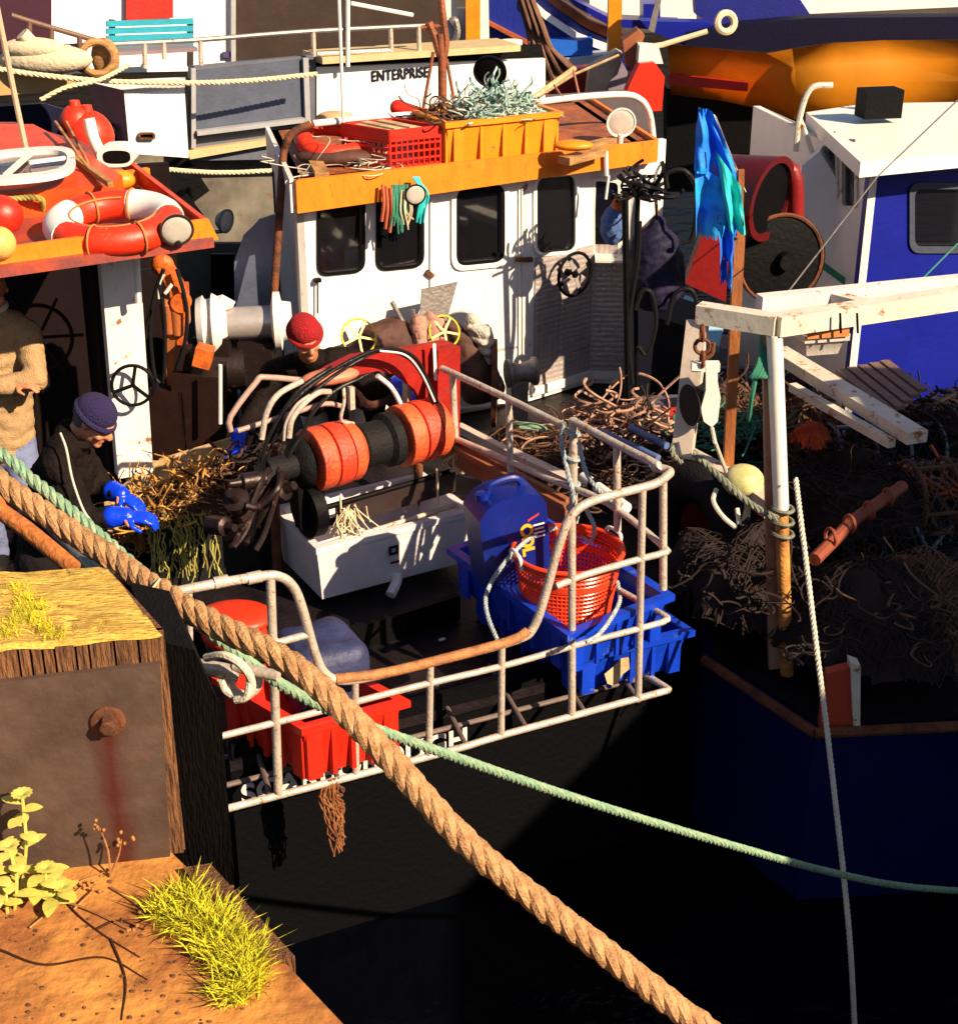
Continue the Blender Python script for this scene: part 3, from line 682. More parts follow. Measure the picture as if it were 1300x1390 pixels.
# ================================================================== net hauler on the boat
H0=V(PZ(402,630,2.0)); H1=V(PZ(610,574,2.0)); ha=(H1-H0).normalized(); HL=(H1-H0).length
def HX(t,y=0,z=0): return H0+ha*(HL*t)+V((ha.y,-ha.x,0))*y+UP*z
hn=V((ha.y,-ha.x,0)); HP=(H0.copy(),hn)
rolr=M('orange_roller',(.75,.11,.03),.55,col2=(.42,.035,.012),scale=10,bump=.4,rust=.3,rustcol=(.2,.03,.015))
rolr2=M('red_roller',(.72,.05,.018),.55,scale=10,amt=.5,bump=.35,rust=.28,rustcol=(.2,.03,.015))
m=MB()
m.lathe([(-.10*HL,.055),(.0,.06),(.02*HL,.12),(.06*HL,.145),(.06*HL,.09),(.40*HL,.10),(.42*HL,.12),(.50*HL,.12),(.56*HL,.12),(.58*HL,.15),(.635*HL,.15),(.64*HL,.09),(.98*HL,.09)],H0-ha*.02,ha,32)
m.tube([HX(-.18),HX(0)],.07,14)
haul=m.build('net_hauler',rubber,boat)
m=MB(); m.bar(HX(.06,0,.1),HX(.06,.02,-.36),.06,.16,up=ha); m.lathe([(-.04,.15),(.03,.15)],HX(.06,.02,-.27),ha,20); m.build('bracket',black,haul)
for base,w in ((.08,.31),(.65,.31)):
    for k in range(3):
        t0=(base+w/3*k)*HL; t1=(base+w/3*(k+1)-.006)*HL; rr_=.172 if k!=2 else .168; mid=(t0+t1)/2
        m=MB(); kk=(.82,1,.88)[k] if base<.1 else (.92,1,.86)[k]; pr_=[(t0,.08),(t0,(rr_-.004)*.985),(t0+.004,rr_-.001),(mid,rr_+.002),(t1-.006,rr_-.002),(t1,(rr_-.008)*.985),(t1,.08)] if k<2 else [(t0,.08),(t0,rr_-.003),(mid,rr_),(t1-.03,rr_-.012),(t1-.01,rr_-.035),(t1,rr_-.06),(t1,.08)]
        m.lathe(pr_,H0,ha,40); m.build('roller_ring',rolr2 if k==1 else rolr,haul)
# frame below the rollers
fz=-.27
for (y,z,r) in ((.05,fz,.016),(.0,fz-.12,.02),(.10,fz-.19,.014)):
    m=MB(); m.tube([HX(.02,y,z),HX(1.02,y,z)],r,10); m.build('frame_rail',black if r>.015 else galv,haul)
m=MB(); m.bar(HX(.2,.05,fz-.06),HX(1.0,.05,fz-.06),.01,.14); m.build('guard_plate',M('dark_plate',(.05,.03,.03),.45,.4,scale=8,amt=.4,rust=.2),haul)
for t in (.03,1.0):
    m=MB(); m.tube([HX(t,-.30,.0),HX(t,-.34,-.80)],.028,10); m.build('frame_leg',rusty,haul)
# lashings hanging from the frame
m=MB()
for t in (.22,.86): m.tube([HX(t,.07,fz+.05),HX(t,.075,fz-.1),HX(t,.05,fz-.48)],.007,6)
m.build('lashing',fibre,haul)
m=MB()
for i in range(34):
    p=HX(.25+random.gauss(0,.035),.09,fz-.03+random.gauss(0,.02)); d=V((random.gauss(0,.3),random.gauss(0,.3),-1)).normalized()
    m.tube([p,p+d*.06+V((random.gauss(0,.02),0,0)),p+d*random.uniform(.08,.22)+V((random.gauss(0,.03),0,0))],.0035,4,smooth=3)
for i in range(14):
    p=HX(1.0+random.gauss(0,.02),.08,fz+.12); m.tube([p,p+V((random.gauss(0,.03),0,-.07)),p+V((random.gauss(0,.03),0,-.13))],.004,4,smooth=3)
m.build('net_scrap',fibre,haul)['kind']='stuff'
# red hydraulic arm
def K(x,y,o=0): return PP(x,y,HP,o)
m=MB(); 
pts=[(602,462),(601,590),(590,600),(575,560),(556,525),(530,505),(505,500),(470,508),(432,520),(418,512),(440,497),(475,480),(520,474),(570,466)]
m.prism([K(x,y,-.16) for x,y in pts],hn*.05); m.bevel(.006,2); armm=M('worn_red_paint',(.34,.012,.008),.45,scale=7,amt=.5,bump=.2,rust=.38,rustcol=(.12,.02,.01)); arm=m.build('red_arm',armm,haul)
m=MB(); m.prism([K(602,460,-.20),K(602,596,-.20),K(572,585,-.20),K(572,466,-.20)],hn*.16); m.bevel(.01,2); m.build('arm_housing',armm,haul)
m=MB(); m.prism([K(587,466,-.035),K(591,466,-.035),K(593,516,-.035),K(589,516,-.035)],hn*.003); m.build('painted_stripe',whitec,haul)
m=MB(); m.ball(K(448,511,-.06),.13,(1.25,.55,.32),rot=Matrix.Rotation(R(25),4,'Z')); m.build('arm_guard',M('pink_orange_guard',(.65,.22,.13),.5,col2=(.45,.10,.05),scale=8,bump=.2),haul)
# hoses, curved pipes
def hz(pts,r,mat,nm='hydraulic_hose'):
    m=MB(); m.tube([K(x,y,o) for x,y,o in pts],r,9,smooth=7); m.build(nm,mat,haul)
hz([(352,640,0),(362,600,.02),(385,560,.03),(420,525,.03),(470,492,.04),(520,473,.04),(560,483,.03),(580,515,.02),(596,556,.05)],.0105,hose)
hz([(358,640,.0),(372,598,.0),(398,560,.02),(430,528,.03),(475,496,.03),(518,476,.03),(555,487,.02),(578,520,.03),(592,560,.05)],.0095,hose)
hz([(345,650,.0),(360,605,.0),(378,570,.02),(405,530,.03),(450,498,.03)],.010,hose)
hz([(386,655,.0),(392,620,.03),(410,590,.03),(425,560,.03),(455,530,.03),(500,508,.04)],.0105,hose)
hz([(515,476,.055),(550,482,.055),(572,507,.05),(590,545,.06)],.006,whitec)
hz([(355,596,.05),(362,560,.05),(378,535,.05),(410,517,.04)],.016,galv,'bent_pipe')
hz([(392,594,.08),(396,570,.08),(412,548,.08),(432,533,.07),(448,532,.06)],.016,galv,'bent_pipe')
hz([(385,598,.10),(388,574,.10),(402,550,.10),(420,536,.09)],.008,hosew,'bent_pipe')
hz([(512,510,-.05),(530,525,-.05),(542,545,-.05),(546,560,-.05)],.014,whitec,'bent_pipe')
hz([(466,523,.0),(467,545,.02),(463,570,.02),(480,575,.02)],.010,galv,'bent_pipe')
m=MB(); m.tube([K(313,585,-.15),K(313,565,-.15),K(348,518,-.15),K(360,512,-.15),K(420,517,-.15)],.016,10,smooth=3); m.tube([K(322,585,-.05),K(400,560,-.05),K(440,548,-.05),K(463,551,-.05)],.014,10,smooth=3); m.build('guard_pipe',M('pinkish_pipe',(.42,.27,.23),.45,scale=10,amt=.5,rust=.2),haul)
m=MB(); m.bar(K(552,505,-.2),K(553,565,-.2),.05,.03); m.build('strut',galv,haul); m=MB(); m.bar(K(476,525,-.1),K(477,555,-.1),.03,.03); m.build('strut',galv,haul)
# hydraulic motor cluster at the inboard end
m=MB()
for i in range(12):
    a=HX(random.uniform(-.15,.02),random.uniform(-.05,.12),random.uniform(-.12,.08)); e=HX(random.uniform(-.52,-.22),random.uniform(-.1,.2),random.uniform(-.38,.0)); mid=(a+e)*.5+V((random.gauss(0,.04),random.gauss(0,.04),random.uniform(-.05,.16)))
    m.tube([a,a.lerp(mid,.5)+V((0,0,.05)),mid,mid.lerp(e,.6)+V((0,0,-.04)),e],random.choice([.012,.015,.010,.018]),8,smooth=5)
for (t,z,w) in ((-.5,-.2,.05),(-.3,.0,.045),(-.15,-.1,.06),(-.38,-.10,.07)): m.lathe([(-.08,w*.6),(-.07,w),(.05,w),(.06,w*.5),(.12,w*.4)],HX(t,.05,z),V((random.uniform(-1,1),-.3,random.uniform(-.3,.5))),16)
m.bevel(.005,1); m.build('hydraulic_motor',M('oily_metal',(.035,.02,.02),.4,.5,scale=9,amt=.6,rust=.3),haul)

# ================================================================== loose gear on the deck
zt_=1.56
A=PZ(430,744,zt_); Bq=PZ(641,692,zt_); D=PZ(371,688,zt_)
m=MB(); crate(m,A,Bq-A,D-A,.33,t=.035,taper=.03,rim=.008,gus=False); m.bevel(.018,3)
fb=m.build('fish_box',poly,label='large white fish box standing under the orange rollers',cat='fish box')
pl_=vplane(A,Bq); nn=pl_[1]; m=MB(); stamp=M('stamp_ink',(.03,.02,.03),.6)
uu=(Bq-A).normalized()
for (x,y,w,h) in ((534,747,.028,.022),): 
    c=PP(x,y,pl_,.016); ringprism(m,[c+uu*a+UP*b for a,b in ((-.03,-.028),(.03,-.028),(.03,.028),(-.03,.028))],[c+uu*a+UP*b for a,b in ((-.012,-.012),(.014,-.012),(.014,.012),(-.012,.012))],nn*.002)
c=PP(536,763,pl_,.014); m.box(c,uu*.028,nn*.0015,UP*.006)
m.build('stamped_mark',stamp,fb)
# blue crates
zu=1.64; Fq=PZ(772,857,zu); Lq=PZ(616,744,zu); Rq=PZ(905,806,zu)
a1=(Rq-Fq); b1=(Lq-Fq)
m=MB(); crate(m,Fq,a1,b1,.24,rim=.03); m.bevel(.004,1); m.build('fish_crate',blueplas,label='upper blue fish crate holding the red basket on the stern platform',cat='crate',group='blue fish crates stacked on the stern platform')
zlw=1.40; F2=PZ(785,889,zlw); R2_=PZ(915,858,zlw); 
m=MB(); crate(m,F2,(R2_-F2).normalized()*a1.length*.98,b1*.95,.235,rim=.03); 
m.bevel(.004,1); lc=m.build('fish_crate',blueplas,label='lower blue fish crate with a torn white sticker on its end',cat='crate',group='blue fish crates stacked on the stern platform')
pl_=vplane(F2,R2_); m=MB(); st_=[(820,915),(832,905),(842,894),(853,892),(854,908),(845,915),(838,928),(830,930),(824,928)]
m.prism([PP(x,y,pl_,.022) for x,y in st_],pl_[1]*.002); m.build('torn_sticker',woodpale,lc)
# red basket
def basket(c,r,h,name,mat,label,cat):
    m=MB(); seg=72; rows=15; rt=r*.80
    def ring(rad,z): return [c+V((math.cos(2*math.pi*k/seg)*rad,math.sin(2*math.pi*k/seg)*rad,z)) for k in range(seg)]
    # lattice: horizontal hoops and upright ribs of real thickness
    for j in range(rows+1):
        t=j/rows; rad=rt+(r-rt)*t; z=-h+h*t; wd=.0055 if j<rows-3 else .008
        m.tube(ring(rad,z),wd,5,closed=True)
    for k in range(seg):
        a=2*math.pi*k/seg; P=[c+V((math.cos(a)*(rt+(r-rt)*t),math.sin(a)*(rt+(r-rt)*t),-h+h*t)) for t in (0,.5,1)]
        m.tube(P,.0048,4,caps=False)
    # solid skirts: rim band, middle band and base
    def band(z0,z1):
        P=[]; 
        for z,o in ((z0,.0065),(z1,.0065),(z1,-.004),(z0,-.004)):
            rad=rt+(r-rt)*(1+z/h)+o; P.append([m.bm.verts.new(q) for q in ring(rad,z)])
        for i in range(4):
            X=P[i];Y=P[(i+1)%4]
            for k in range(seg): m.bm.faces.new((X[k],X[(k+1)%seg],Y[(k+1)%seg],Y[k]))
    band(-h*.10,0); band(-h*.36,-h*.27); band(-h*.98,-h*.93)
    m.lathe([(-h,rt),(-h+.008,rt)],c,UP,seg)
    m.tube(ring(r+.006,0),.012,8,closed=True)
    return m.build(name,mat,label=label,cat=cat)
bc=PZ(771,745,1.86); bk=basket(bc,.262,.34,'basket',redbask,'round red plastic basket with pale handles sitting in the upper blue crate','basket')
for (x,y) in ((705,757),(829,728)):
    e=PZ(x,y,1.86); d=(e-bc); d.z=0; d.normalize(); tdir=V((-d.y,d.x,0)); q=bc+d*.268
    m=MB(); m.tube([q-tdir*.055+V((0,0,-.04)),q-tdir*.05+V((0,0,.025))+d*.01,q+tdir*.05+V((0,0,.025))+d*.01,q+tdir*.055+V((0,0,-.04))],.010,8,smooth=4); m.build('handle',whitec,bk)
# grey rope looped round the basket
cc=bc
def bp(x,y,z): return PZ(x,y,z)
m=MB(); m.rope([PZ(755,716,1.885),PZ(725,727,1.885),PZ(700,747,1.87),PZ(680,770,1.82),PZ(666,792,1.74),PZ(659,815,1.72),PZ(663,840,1.70),PZ(674,864,1.67)+V((0,-.02,0))],.011,3,pitch=.06,sm=10); 
m.rope([PZ(838,790,1.72),PZ(841,815,1.70),PZ(829,840,1.70),PZ(812,862,1.69),PZ(795,872,1.69)],.011,3,pitch=.06,sm=10)
m.build('looped_rope',M('grey_rope',(.42,.48,.50),.85,col2=(.2,.24,.27),scale=30,bump=.3),label='grey rope looped loosely round the red basket',cat='rope')
# jerrycan
jc=thing('jerrycan',PZ(690,790,1.45),'dark blue plastic jerrycan standing in the blue crate behind the red basket','jerrycan')
e1=(PZ(735,730,1.6)-PZ(640,760,1.6)); e1.z=0; e1.normalize(); e1=V((math.cos(R(20)),math.sin(R(20)),0)); e2=V((-e1.y,e1.x,0)); c=PY(688,722,6.86)+V((0,.05,0))
tilt=Matrix.Rotation(R(-6),3,e2)
def J(x,y,z): return c+tilt@(e1*x+e2*y+UP*z)
m=MB(); prof=[(-.17,-.26),(.17,-.26),(.175,.14),(.15,.19),(.09,.215),(-.06,.215),(-.13,.185),(-.175,.13)]
m.prism([J(x,-.12,z) for x,z in prof],tilt@(e2*.24)); m.bevel(.03,4,25); m.build('body',bluedark,jc)
m=MB(); m.tube([J(-.08,0,.20),J(-.06,0,.25),J(.06,0,.26),J(.11,0,.205)],.018,8,smooth=5); m.build('handle',bluedark,jc)
m=MB(); m.lathe([(0,.035),(.03,.035),(.032,.028)],J(-.115,-.02,.20),tilt@UP,18); m.build('cap',bluedark,jc)
ylab=M('yellow_label',(.85,.45,.02),.5); rlab=M('red_label',(.75,.05,.02),.5)
lb=text('COL','lettering',.085,J(.03,-.1225,.06)-e2*.002,tilt@V((0,0,-1)),tilt@e1,ylab,jc,ext=.001,bold=.004)
m=MB()
for k in range(4): m.box(J(.125,-.122,.04-.022*k),tilt@e1*(.03-.005*(k%2)),e2*.001,tilt@UP*.004)
m.build('label_text_lines',whitec,jc)
m=MB(); m.box(J(.10,-.122,.085),tilt@(e1*.03+UP*.012),e2*.001,tilt@UP*.005); m.build('label_swoosh',rlab,jc)
# rope lashed to the side rail
m=MB(); m.rope([TT(765,575,.03),TT(762,600,.04),TT(770,640,.04),TT(778,675,.04),TT(772,700,.03)],.013,3,pitch=.07); m.rope([TT(785,600,.03),TT(795,640,.05),TT(815,668,.05),TT(830,680,.03)],.012,3,pitch=.07)
m.rope([TT(795,690,.03),TT(806,715,.04),TT(800,735,.04),TT(782,715,.04),TT(786,690,.03)],.012,3,pitch=.07)
for k in range(4): m.torus(TT(778,588+k*34,.0),UP+V((.2,0,0)),.03,.010,16,6)
m.build('lashing_rope',M('grey_rope',(.4,.4,.4)),label='grey green rope lashed round the tall rail post behind the basket',cat='rope')
# red tub and covered container at left stern
zr_=1.50; Fq=PZ(412,985,zr_); Rq=PZ(543,950,zr_); Lq=PZ(300,920,zr_)
m=MB(); crate(m,Fq,Rq-Fq,Lq-Fq,.30,rim=.03); m.bevel(.006,1); m.build('fish_crate',redplas,label='red plastic tub behind the stern railing below the thick rope',cat='crate')
cv=M('blue_grey_cover',(.035,.045,.13),.6,col2=(.015,.018,.06),scale=6,bump=.4)
c=PZ(436,905,1.46); m=MB(); e1=V((math.cos(R(24)),math.sin(R(24)),0)); e2=V((-e1.y,e1.x,0))
m.bm.free(); m=MB(); tm_=Matrix.Rotation(R(24),3,'Z'); bmesh.ops.create_uvsphere(m.bm,u_segments=48,v_segments=32,radius=1)
for v in m.bm.verts: q=v.co.copy(); f_=lambda a,e:math.copysign(abs(a)**e,a); v.co=c+tm_@V((f_(q.x,.45)*.19,f_(q.y,.45)*.25,f_(q.z,.55)*.19+.05*q.y*-1))
for v in m.bm.verts: v.co+=V((0,0,1))*noise.noise(v.co*6)*.03
m.build('covered_container',cv,label='rounded blue grey covered container standing in the red tub',cat='container')
m=MB(); m.ball(PZ(318,838,1.45),.20,(1,.8,.28)); m.build('buoy',buoyr,label='flat red orange float lying on deck behind the curved left rail',cat='float')
m=MB(); m.ball(PZ(318,860,1.30),.17,(1,.8,.5)); m.build('buoy',buoyr,label='second red float partly hidden under the flat red one',cat='float')
# frayed brown rope end under the bottom rail
m=MB()
q=S(448,1066,.01)
for i in range(70):
    t=random.uniform(-1,1); p=q+sdv*t*.045+V((0,0,random.uniform(-.02,.03))); P=[p]
    L=random.uniform(.1,.38); 
    for k in range(5): P.append(p+V((random.gauss(0,.012)+.03*k/5-t*.02*k/4,random.gauss(0,.01),-L*(k+1)/5)))
    m.tube(P,.0045,4,smooth=2,caps=False)
m.build('frayed_rope',M('frayed_brown_rope',(.30,.11,.03),.9,col2=(.06,.02,.01),scale=12),label='frayed brown rope end hanging below the bottom rail of the stern',cat='rope')
# white chips of fish box on the deck
for (x,y,r_) in ((583,839,.03),(600,868,.016)):
    m=MB(); m.ball(PZ(x,y,1.165),r_,(1.4,.7,.5),rot=Matrix.Rotation(R(30),4,'Z')); m.build('foam_scrap',poly,label='%s pale foam scrap lying on the dark deck'%('larger' if r_>.02 else 'smaller'),cat='scrap')
m=MB(); m.tube([PZ(530,808,1.2),PZ(538,790,1.24),PZ(540,770,1.25)],.03,8,smooth=3); m.build('foam_scrap',poly,label='pale foam lump under the front edge of the white fish box',cat='scrap')

# ================================================================== gear on the cabin roof
ux=UX; 
def PR(x,y): return PZ(x,y,zt-.02)
Fq=PZ(529,194,zt+.22)
def roofbox(x0,x1,yb,h,depth,mat,nm,label,cat,lattice=False):
    """box whose front base edge follows the roof edge; x0..x1 bearings"""
    p0=PR(x0,yb); p1=PP(x1,yb-10,(p0,nC)); p1.z=p0.z; a=p1-p0; b=-nC*depth
    m=MB()
    if not lattice:
        crate(m,p0+V((0,0,h)),a,b,h,t=.02,taper=.03,rim=.02); m.bevel(.004,1)
    else:
        crate(m,p0+V((0,0,h)),a,b,h,t=.012,taper=.03,rim=.012)
    return m.build(nm,mat,label=label,cat=cat),p0,a,b
rc,p0,a,b_=roofbox(607,758,222,.27,.50,orplas,'fish_crate','orange plastic fish tub piled with tangled line on the cabin roof','crate')
p_or=(p0,a,b_)
# red lattice basket: corner turned towards the viewer
F0=PR(530,228)+V((0,0,.24)); RA=PP(604,180,(PR(600,222),nC)); 
a=UX*.36; b=(V((-.78,.62,0)))*.42
rb_=thing('fish_crate',F0-V((0,0,.24)),'red plastic lattice crate of boards at the front of the cabin roof','crate')
m=MB()
def latt(m,o,e,h,nx_,nz_,zlo,thick):
    eh=e/nx_
    for i in range(nx_+1): m.bar(o+eh*i+V((0,0,-h)),o+eh*i,.012,.012,up=thick)
    for j in range(nz_+1): m.bar(o+V((0,0,-h+h*j/nz_)),o+e+V((0,0,-h+h*j/nz_)),.014,.012)
latt(m,F0,a,.24,9,5,0,b); latt(m,F0+b,a,.24,9,5,0,b); latt(m,F0,b,.24,1,6,0,a); latt(m,F0+a,b,.24,1,6,0,a)
m.prism([F0+V((0,0,-.238)),F0+a+V((0,0,-.238)),F0+a+b+V((0,0,-.238)),F0+b+V((0,0,-.238))],(0,0,.01))
for o,e in ((F0,a),(F0,b),(F0+a,b),(F0+b,a)): m.bar(o+V((0,0,-.035)),o+e+V((0,0,-.035)),.02,.07)
m.build('lattice_body',redplas,rb_)
m=MB()
for k in range(5):
    o=F0+a*.15*k+b*.1+V((0,0,-.01+.012*(k%2))); m.bar(o+a*.1,o+b*.8+a*.2,.055,.012)
m.build('broken_board',woodpale,label='pale broken boards lying in the red crate on the roof',cat='boards')
m=MB(); c=p_or[0]+p_or[1]*.56+p_or[2]*.5+V((0,0,.24)); m.tangle(c,(.24,.15,.15),420,.007,9,.026,.25,(UX,-nC)); m.tangle(c,(.22,.13,.11),60,.013,7,.03,.2,(UX,-nC)); m.build('tangled_line',netpl,label='heap of pale blue green tangled line on the orange roof tub',cat='line',kind='stuff')
m=MB(); m.tangle(c-UX*.34,(.12,.15,.03),70,.006,9,.035,.25,(UX,-nC)); m.build('tangled_line',netbr,label='brown tangled line between the orange tub and the red crate',cat='line',kind='stuff')
m=MB(); c=PZ(452,190,zt+.10); m.torus(c,UP+V((.1,-.25,0)),.20,.06,40,12); lbo=m.build('lifebuoy',buoyr,label='red lifebuoy lying behind the roof arch beside the red crate',cat='lifebuoy')
m=MB(); m.ball(PZ(455,212,zt+.03),.2,(1.3,.5,.3)); m.build('folded_sack',brownc,label='brown folded sack on the roof under the red lifebuoy',cat='sack')
m=MB(); c=PZ(455,160,zt+.22); m.ball(c,.10,(1.3,.7,.5)); m.build('cloth_bundle',woodpale,label='cream cloth bundle on top of the red lifebuoy',cat='cloth')
m=MB(); m.tangle(PZ(470,228,zt-.02),(.32,.06,.04),14,.004,14,.05,.1,(UX,-nC)); m.build('thin_line',paler,label='thin pale line trailing along the front edge of the cabin roof',cat='line')
m=MB(); m.tube([PZ(640,175,zt+.25),PY(532,143,PZ(640,175,zt+.25).y)],.05,12); m.bm.free()
m=MB(); m.tube([PZ(575,158,zt+.2),PZ(540,146,zt+.25)],.055,12); m.ball(PZ(540,146,zt+.25),.055); m.build('fender',redplas,label='small red fender sticking up behind the red crate on the roof',cat='fender')
m=MB(); m.ball(PY(778,197,PR(778,215).y),.09,(1.5,.8,.4)); m.build('coiled_hose',orplas,label='yellow folded oilskin on the roof right of the orange tub',cat='oilskin')
for k,(x,y,w) in enumerate(((800,205,.3),(780,212,.25),(815,196,.22))):
    pass
m=MB(); m.bar(PR(765,218),PR(815,205),.10,.05); m.bar(PR(770,206),PR(835,190),.08,.05); m.build('board',wood,label='orange brown boards stacked on the right end of the roof',cat='boards')
# lamps on the roof
def floodlight(c,d,r,label,cat='lamp',glass=lens,body=chrome,stem=None):
    t=thing('floodlight',c,label,cat); d=V(d).normalized(); m=MB(); m.lathe([(-.9*r,.25*r),(-.7*r,.6*r),(-.2*r,.95*r),(0,r),(.08*r,r),(.08*r,.9*r),(0,.86*r)],c,d,28); m.build('housing',body,t)
    m=MB(); m.lathe([(0,.88*r),(.05*r,.8*r),(.09*r,.5*r),(.10*r,.1*r)],c,d,28); m.build('glass',glass,t)
    if stem is not None: m=MB(); m.tube([c-UP*r*.8,V(stem)],r*.16,8); m.build('bracket',body,t)
    return t
c=PY(843,166,PR(843,200).y+.2); floodlight(c,V((.1,-1,-.1)),.105,'round white floodlight at the right end of the cabin roof arch',body=whitec,stem=c-V((0,0,.25)))
c=PY(665,97,PR(665,190).y+.6); floodlight(c,V((-.2,-1,-.35)),.125,'dark oval searchlight above the tangled line on the roof',glass=black,body=black,stem=c-V((0,-.02,.42)))
# wooden mast with stays above the roof
YM=PR(600,170).y+.75
m=MB(); m.tube([PY(601,160,YM)-V((0,0,.12)),PY(600,80,YM),PY(597,45,YM)],.035,10); m.tube([PY(597,75,YM),PY(590,50,YM),PY(582,30,YM)],.03,8,smooth=4); m.tube([PY(599,90,YM),PY(605,60,YM),PY(602,30,YM),PY(596,-30,YM)],.028,8,smooth=4); m.tube([PY(588,70,YM),PY(569,158,YM)-V((0,0,.1))],.013,8); m.tube([PY(606,80,YM),PY(622,150,YM)-V((0,0,.1))],.013,8); m.tube([PY(572,37,YM),PY(600,35,YM)],.02,8)
m.build('wooden_mast',M('mast_wood',(.30,.08,.025),.6,col2=(.12,.035,.015),scale=9,bump=.3),label='short varnished wooden mast with struts behind the cabin roof',cat='mast')
# ropes hung from the fascia in front of the second window
m=MB()
for (x,y0,y1,mt) in ((519,250,300,0),(524,252,310,0),(530,255,315,0)): m.tube([C(x,y0,.18),C(x+2,(y0+y1)/2,.2),C(x-1,y1,.19)],.012,6,smooth=4)
m.build('cord_bundle',M('red_brown_cord',(.45,.10,.04),.8,scale=20),label='red brown cords hung from the roof edge over the second window',cat='cords')
m=MB()
for i in range(16):
    x=random.uniform(530,556); m.tube([C(x,250,.18),C(x+random.uniform(-3,3),285,.21),C(x+random.uniform(-4,4),random.uniform(295,318),.2)],.007,5,smooth=4)
m.build('cord_bundle',netgr,label='dark green cords hung from the roof edge over the second window',cat='cords')
m=MB()
for i in range(8):
    x=random.uniform(545,556); m.tube([C(x,258,.2),C(x+random.uniform(-3,8),285,.23),C(x+random.uniform(-4,8),random.uniform(292,312),.2)],.005,5,smooth=4)
m.build('cord_bundle',fibre,label='cream cords hung among the green ones at the roof edge',cat='cords')
m=MB(); 
for i in range(9):
    x=random.uniform(566,577); m.tube([C(560+i,240,.2),C(x+4,262,.24),C(x,285,.22),C(x-2,random.uniform(290,305),.2)],.007,5,smooth=4)
m.build('cord_bundle',flagc,label='pale turquoise cords looped round the small round lamp at the roof edge',cat='cords')
c=C(564,264,.24); floodlight(c,nC+V((-.2,0,-.1)),.07,'small round lamp hung at the roof edge between two windows',glass=lens,body=black)
# ================================================================== left boat
LR=3.05
la=PZ(0,364,LR); lb_=PZ(297,325,LR); LPL=vplane(la,lb_); lu=(lb_-la).normalized(); ln=LPL[1]
lboat=thing('fishing_boat',V((-3.2,8.5,0)),'boat with flat orange edged roof and white corner post at the left edge','boat')
def Lp(x,y,o=0): return PP(x,y,LPL,o)
lo=la-lu*1.6
m=MB(); hp=[V((-1.95,6.6,.85)),V((-2.2,7.4,.85)),V((-2.1,10.4,.85)),V((-2.7,13,.85)),V((-4.2,14,.85)),V((-5.4,12.5,.85)),V((-5.2,5.6,.85)),V((-3.2,5.0,.85))]
m.prism(hp,(0,0,-1.3)); m.build('hull',black,lboat)
m=MB(); m.prism([p+V((0,0,.04)) for p in hp],(0,0,-.03)); m.build('deck',deckm,lboat)
orr=M('red_orange_paint',(.80,.09,.008),.4,col2=(.45,.04,.008),scale=5,bump=.12,rust=.1)
m=MB(); fl=[PZ(-260,400,LR+.02),PZ(290,323,LR+.02),PZ(180,238,LR+.02),PZ(112,192,LR+.02),PZ(20,165,LR+.02),PZ(-260,165,LR+.02)]
m.prism(fl,(0,0,-.05)); lroof=m.build('roof',M('red_roof_deck',(.42,.06,.02),.5,col2=(.14,.04,.05),scale=5,bump=.2),lboat)
m=MB(); m.prism([Lp(-260,400),Lp(297,325),Lp(283,297),Lp(-260,374)],-ln*.03); m.bevel(.006,2); m.build('fascia',orange,lroof)
m=MB(); e=Lp(290,310); bk_=PZ(178,238,LR+.05); m.prism([Lp(296,324,-.03),Lp(283,298,-.03),bk_+V((0,0,.10)),bk_],lu*-.03); m.build('side_fascia',orr,lroof)
q0=PZ(-200,316,LR+.03); q1=PZ(203,250,LR+.03); m=MB(); m.bar(q0+V((0,0,.05)),q1+V((0,0,.05)),.04,.10); m.build('roof_beam',orange,lroof)
m=MB(); tp=[PZ(-260,168,LR+.22),PZ(45,168,LR+.22),PZ(100,196,LR+.22),PZ(166,238,LR+.18),PZ(140,252,LR+.16),PZ(-260,285,LR+.16)]
m.prism(tp,(0,0,-.18)); m.bevel(.03,3); m.build('raised_hatch_coaming',orr,lroof)
def oval(c,ex,ey,rx,ry,p=3,n=36): return [V(c)+ex*rx*math.copysign(abs(math.cos(a))**(2/p),math.cos(a))+ey*ry*math.copysign(abs(math.sin(a))**(2/p),math.sin(a)) for a in [2*math.pi*k/n for k in range(n)]]
c=PZ(33,228,LR+.24); ex=(PZ(103,222,LR+.24)-c); ey=(PZ(36,208,LR+.24)-c); rx=ex.length; ry=ey.length*1.0; ex.normalize(); ey.normalize()
m=MB(); ringprism(m,oval(c,ex,ey,rx,ry),oval(c,ex,ey,rx*.84,ry*.74),V((0,0,.035))); m.build('hatch_frame',white,lroof)
m=MB(); m.prism(oval(c,ex,ey,rx*.85,ry*.75),V((0,0,.008))); m.build('hatch_glass',glassm,lroof)
m=MB(); m.bar(c-ey*ry*.7-ex*rx*.3+V((0,0,.03)),c+ey*ry*.6+ex*rx*.1+V((0,0,.03)),.03,.02); m.bar(c+ex*rx*.1+V((0,0,.03)),c+ex*rx*.8+ey*ry*.1+V((0,0,.03)),.025,.02); m.build('hatch_latch',white,lroof)
